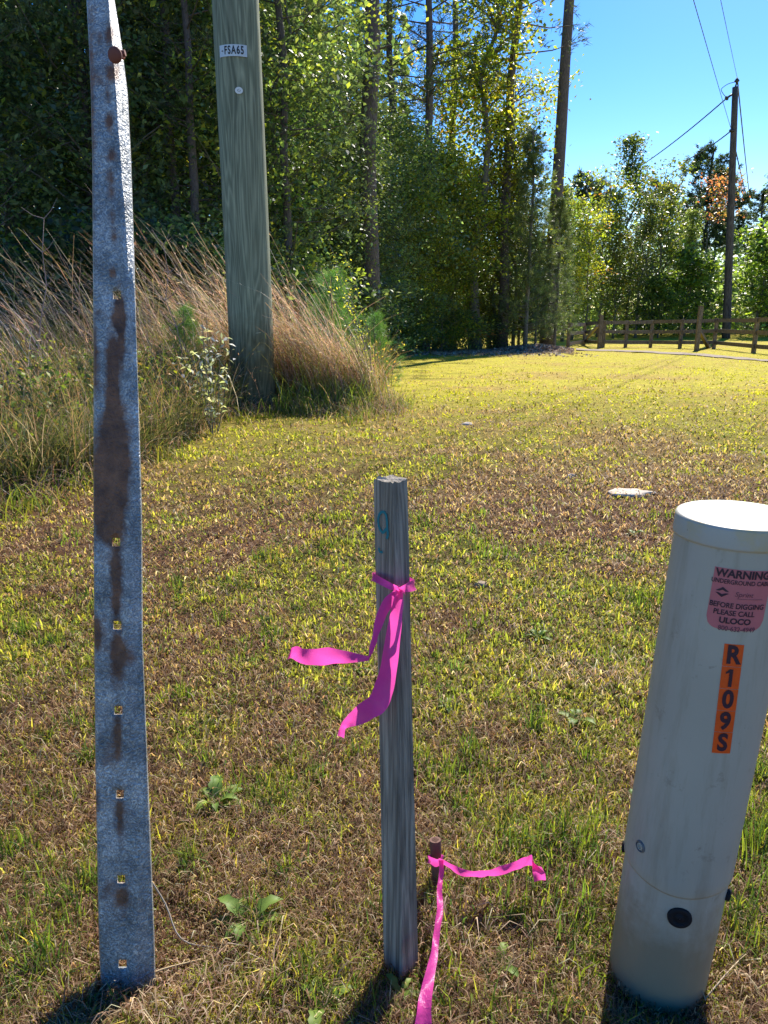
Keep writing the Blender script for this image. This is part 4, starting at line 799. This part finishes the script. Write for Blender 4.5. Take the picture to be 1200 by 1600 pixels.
# ------------------------------------------------------------------ grey cable pedestal
def pedestal():
    B = Vector((.4115, .893, 0)); T = Vector((.4485, .900, .69)); ax = (T-B).normalized(); R = .0735
    e = empty('cable_pedestal', B, 'round grey green cable pedestal with pink warning label', 'cable pedestal')
    dv = Vector((-B.x, -B.y, 0)).normalized(); rv = Vector((-dv.y, dv.x, 0)); mp = m_pedestal()
    def on(th, z, r): return B+ax*(z/ax.z)+(dv*math.cos(th)+rv*math.sin(th))*r
    # sleeve whose lower rim dips at the front, base tube below
    def tube(name, prof, m, seam=None, n=72, close=False):
        V = []; rows = len(prof)
        for i, (z, r) in enumerate(prof):
            for k in range(n):
                th = 2*math.pi*k/n; zz = z
                if seam and i in seam: zz = z-.004-.003*math.cos(th-.3)-.002*math.cos(3*th)
                V.append(on(th, zz, r)-B)
        i = np.arange(rows-1)[:, None]*n; k = np.arange(n)[None, :]; Q = np.stack([i+k, i+(k+1) % n, i+n+(k+1) % n, i+n+k], -1).reshape(-1, 4)
        fs = [Q]
        if close: fs.append(np.array([[(rows-1)*n+k for k in range(n)]]))
        me = arrmesh(name, np.array([tuple(v) for v in V]), fs, None, True); o = bpy.data.objects.new(name, me); C.objects.link(o); o.parent = e; me.materials.append(m); return o
    tube('base_tube', [(-.03, .0685), (.0, .0688), (.02, .069), (.15, .0702), (.22, .0702)], mp)
    tube('body', [(.193, .0700), (.192, .0725), (.195, R), (.205, R), (.22, R), (.4, R), (.6, R), (.69, R)], mp, seam=(0, 1, 2))
    zt = .701
    tube('cap', [(.674, R+.0006), (.674, R+.0018), (.677, R+.0021), (zt-.004, R+.0021), (zt-.001, R+.0014), (zt, R-.0008), (zt+.0005, R-.004), (zt+.002, R*.6), (zt+.003, .002)], m_cap(), close=True)
    blk = m_simple('black_rubber', (.012, .013, .016), .7, 0, .2)
    def grommet(name, th, z, r0, r1, m, rr=R, label=None, deep=True):
        c = on(th, z, rr); n = (dv*math.cos(th)+rv*math.sin(th)); a = ax; s = n.cross(a).normalized(); mb = MB(); K = 28
        prof = [(r1, -.004), (r1, .0012), (r1*.93, .0026), (r0*1.05, .0034), (r0, .0028), (r0*.95, .0012)] + ([(r0*.6, .0012), (r0*.55, .0024), (.0005, .0028)] if deep else [])
        for r, d in prof:
            for k in range(K): t = 2*math.pi*k/K; mb.v.append(c+n*d+a*r*math.sin(t)+s*r*math.cos(t)-B)
        for i in range(len(prof)-1):
            for k in range(K): mb.f.append((i*K+k, i*K+(k+1) % K, (i+1)*K+(k+1) % K, (i+1)*K+k))
        o = bpy.data.objects.new(name, mb.mesh(name, True)); C.objects.link(o); o.parent = e; o.data.materials.append(m)
        if label: o['label'] = label
    zz = lambda py, d=.824: CAMH-d*math.tan(PITCH+math.atan((py-800)/F))
    grommet('cable_plug', math.asin(.19), zz(1436), .0100, .0160, blk, .0702, 'round black rubber plug near the ground')
    grommet('lock_ring', math.radians(-43), zz(1358)-.0, .0065, .0085, m_simple('lock_ring', (.14, .14, .14), .5), R-.001, deep=False)
    grommet('lock_core', math.radians(-43), zz(1358), .003, .0055, bpy.data.materials['pedestal_plastic'], R-.001)
    grommet('side_plug', math.radians(-84), zz(1352, .88), .005, .008, blk, R-.001)
    grommet('side_plug', math.radians(82), zz(1378, .88), .005, .008, blk, R-.001)
    # labels wrap the cylinder
    def patch(name, thf, outline_cols, zf, m, r):
        pass
    mpink = m_simple('faded_pink_label', (.58, .16, .18), .45, nz=60); morg = m_simple('orange_label', (.86, .10, .008), .45, nz=60)
    ink = m_simple('label_ink', (.03, .008, .03), .5); inkf = m_simple('faded_label_ink', (.16, .045, .08), .5)
    z1, z0 = zz(893)+.0, zz(987); th0, th1 = math.radians(-15), math.radians(36); V = []; nu, nv = 28, 16; wd = (th1-th0)*R; ht = z1-z0
    thc = (th0+th1)/2; zc = (z0+z1)/2
    def lab(x, z, d): return on(thc+x/R, zc+z, R+d)-B
    for i in range(nu+1):
        x = -wd/2+wd*i/nu; ed = min(x+wd/2, wd/2-x); rc = .014; lo = -ht/2+(rc-math.sqrt(max(0, rc*rc-(rc-ed)**2)) if ed < rc else 0)
        for j in range(nv+1): V.append(lab(x, lo+(ht/2-lo)*j/nv, .0005))
    i = np.arange(nu)[:, None]*(nv+1); k = np.arange(nv)[None, :]; Q = np.stack([i+k, i+nv+1+k, i+nv+2+k, i+k+1], -1).reshape(-1, 4)
    o = bpy.data.objects.new('warning_label', arrmesh('warning_label', np.array([tuple(v) for v in V]), [Q], None, True)); C.objects.link(o); o.parent = e; o.data.materials.append(mpink)
    def txt(s, size, x, z, sx=1, bold=.02, m=ink, shear=0):
        t = textmesh(s, size, sx, bold, 1.0, shear); bend(t, lambda u, v, d: lab(x+u, z+v, .0012)); q = bpy.data.objects.new('lettering', t); C.objects.link(q); q.parent = o; t.materials.append(m)
    txt('WARNING', .0135, 0, ht/2-.0065, .93, .035); txt('UNDERGROUND CABLE', .0078, 0, ht/2-.0165, .80, .015)
    txt('Sprint', .0085, .004, ht/2-.031, 1.0, .0, inkf, .2); txt('BEFORE DIGGING', .0092, -.001, ht/2-.0462, .84, .02); txt('PLEASE CALL', .0092, -.003, ht/2-.0555, .87, .02); txt('ULOCO', .0102, -.0005, ht/2-.0655, .98, .035); txt('800-632-4949', .0088, .003, ht/2-.0755, .84, .01, inkf)
    for sgn in (1, -1):     # split diamond emblem
        mb = MB(); c = (-.020, ht/2-.030); P = [(0, .0065*sgn), (.0075, .001*sgn), (.0035, .001*sgn), (0, .0028*sgn), (-.0035, .001*sgn), (-.0075, .001*sgn)]
        mb.v = [lab(c[0]+a, c[1]+b, .0012) for a, b in P]; mb.f = [(0, 1, 2, 3), (0, 3, 4, 5)]; q = bpy.data.objects.new('emblem', mb.mesh('emblem')); C.objects.link(q); q.parent = o; q.data.materials.append(ink)
    mb = MB(); mb.v = [lab(-.003+a*.029, ht/2-.0365+b, .0012) for a in (0, .25, .5, .75, 1) for b in (0, .0005)]; mb.f = [(2*k, 2*k+2, 2*k+3, 2*k+1) for k in range(4)]; q = bpy.data.objects.new('rule', mb.mesh('rule')); C.objects.link(q); q.parent = o; q.data.materials.append(inkf)
    # orange number strip, five tiles
    za, zb = zz(1008), zz(1177); N = 5; tl = (za-zb)/N; ta, tb = math.radians(13.5), math.radians(20)
    root = None
    for k, ch in enumerate('R109S'):
        zt_ = za-tl*k; V = []; 
        def st(u, v, d): zq = zt_-tl/2+v; th = ta+(tb-ta)*(za-zq)/(za-zb); return on(th+u/R, zq, R+d)-B
        for i in range(7):
            for j in range(5): V.append(st(-.0112+.0224*i/6, (-.5+j/4)*(tl-.0005), .0005))
        Q = [(i*5+j, i*5+5+j, i*5+6+j, i*5+j+1) for i in range(6) for j in range(4)]
        o2 = bpy.data.objects.new('number_tile', arrmesh('number_tile', np.array([tuple(v) for v in V]), [np.array(Q)], None, True)); C.objects.link(o2); o2.parent = e; o2.data.materials.append(morg)
        t = textmesh(ch, .033, .80, .035) if ch != '1' else onemesh(.0235); bend(t, lambda u, v, d: st(u, v, .0012)); q = bpy.data.objects.new('lettering', t); C.objects.link(q); q.parent = o2; t.materials.append(ink)
pedestal()

# ------------------------------------------------------------------ fence, far pole and wires
def fence():
    o = empty('rail_fence', G(1016, 543), 'brown three rail wooden fence with taller gate posts', 'fence')
    posts = [(890, 530, 504, 28.3), (912, 540, 504, None), (942, 543, 501, None), (977, 543, 501, None), (1016, 543.5, 500, None), (1062, 544.5, 499, None), (1115, 545, 497, None), (1177, 552, 496, None), (1262, 560, 492, None)]
    tops = []; pw = .11
    for px, yb, yt, Y in posts:
        g = G(px, yb) if Y is None else Vector((*XY(px, Y), 0)); g.z = tz(g.x, g.y); t = W(px, yt, g.y); tops.append((g, t)); ob('post', MB().beam(g-Vector((0, 0, .1)), Vector((g.x, g.y, t.z)), pw, pw).mesh('post'), M_fence, o)
    for k in range(len(tops)-1):
        for f in (.93, .58, .2):
            a = tops[k][0].lerp(Vector((tops[k][0].x, tops[k][0].y, tops[k][1].z)), f); b = tops[k+1][0].lerp(Vector((tops[k+1][0].x, tops[k+1][0].y, tops[k+1][1].z)), f)
            q = Vector((0, -.085, random.uniform(-.01, .01))); d = (b-a).normalized()*.06; ob('rail', MB().beam(a+q-d*0, b+q-d*.1, .04, .13).mesh('rail'), M_fence, o)
    for px, yb, yt in ((936, 545, 492), (1088, 548, 478)):
        g = G(px, yb); t = W(px, yt, g.y); q = ob('gate_post', MB().beam(g-Vector((0, 0, .1)), Vector((g.x, g.y, t.z)), .13, .13).mesh('gate_post'), M_fence, o)
    g = G(908, 538); a = W(934, 509, G(936, 545).y+.1); ob('brace', MB().beam(g, a, .1, .1).mesh('brace'), m_simple('bare_brace_wood', (.34, .29, .26), .9), o)
    g = G(1108, 544); a = W(1091, 514, G(1088, 548).y+.1); ob('brace', MB().beam(g, a, .12, .12).mesh('brace'), M_fence, o)
fence()
def farpole():
    Y = 40.0; g = Vector((*XY(1134.5, Y), 0)); g.x = W(1134.5, 530, Y).x; g.z = tz(g.x, g.y); t = W(1149, 136, Y); e = empty('utility_pole', g, 'distant slim utility pole carrying wires against the sky', 'utility pole')
    pts = [g+(t-g)*k/10 for k in range(-0, 11)]; ob('shaft', MB().tube([g-Vector((0, 0, .2))]+pts[1:], [.21-.007*k for k in range(11)], 16).mesh('shaft', True), M_farpole, e)
    dk = m_simple('dark_hardware', (.05, .05, .055), .5, .3)
    ob('top_pin', MB().tube([t, t+Vector((.04, 0, .18)), t+Vector((.04, 0, .26)), t+Vector((.04, 0, .4))], [.04, .04, .13, .03], 10).mesh('top_pin', True), dk, e)
    s = W(1146, 146, Y-.1); r = W(1136, 153, Y-.1); ob('standoff', MB().tube([s, r], .05, 8).mesh('standoff', True), dk, e)
    ob('insulator', MB().tube([r+Vector((-.05, 0, -.05)), r, r+Vector((.05, 0, .03))], [.09, .11, .05], 8).mesh('insulator', True), dk, e)
    n2 = W(1143, 204, Y-.15); ob('clamp', MB().tube([n2+Vector((-.1, 0, 0)), n2+Vector((.12, 0, 0))], .06, 8).mesh('clamp', True), dk, e)
    def wire(a, b, sag, lb, r=.012, n=24):
        P = [a.lerp(b, k/n)+Vector((0, 0, -sag*4*(k/n)*(1-k/n))) for k in range(n+1)]
        m = MB().tube(P, r, 6); o = ob('overhead_wire', m.mesh('overhead_wire', True), dk); tag(o, lb, 'wire')
    T = t+Vector((.04, 0, .4))
    def far_end(a, px, py, Y2, over=1.35):      # runs on through the point seen at px,py
        q = W(px, py, Y2); return a+(q-a)*over
    wire(T, far_end(T, 1127, 0, 25, 2.4), .05, 'overhead wire from the tip of the far pole out of the top of the view', .011)
    wire(n2, far_end(n2, 1085, 0, 21, 2.0), .05, 'overhead wire from the side clamp of the far pole up out of view', .011)
    wire(T, far_end(T, 1172, 312, 70, 1.2), .1, 'wire running from the tip of the far pole down behind the right hand trees', .032)
    wire(n2, far_end(n2, 1168, 312, 62, 1.2), .1, 'lower wire running behind the right hand trees', .032)
    wire(r, far_end(r, 1018, 245, 50, 1.3), .15, 'upper service wire sloping left from the far pole into the trees', .032)
    wire(n2, far_end(n2, 1100, 232, 44, 1.8), .1, 'lower service wire sloping left from the far pole behind the dark pine', .032)
    P = catmull([tuple(W(*q)) for q in ((1149, 128, Y), (1138, 131, Y), (1129, 137, Y), (1127, 141, Y), (1131, 148, Y), (1136, 153, Y-.1))], 4)
    ob('jumper_wire', MB().tube([Vector(p) for p in P], .016, 5).mesh('jumper_wire', True), dk, e)
farpole()
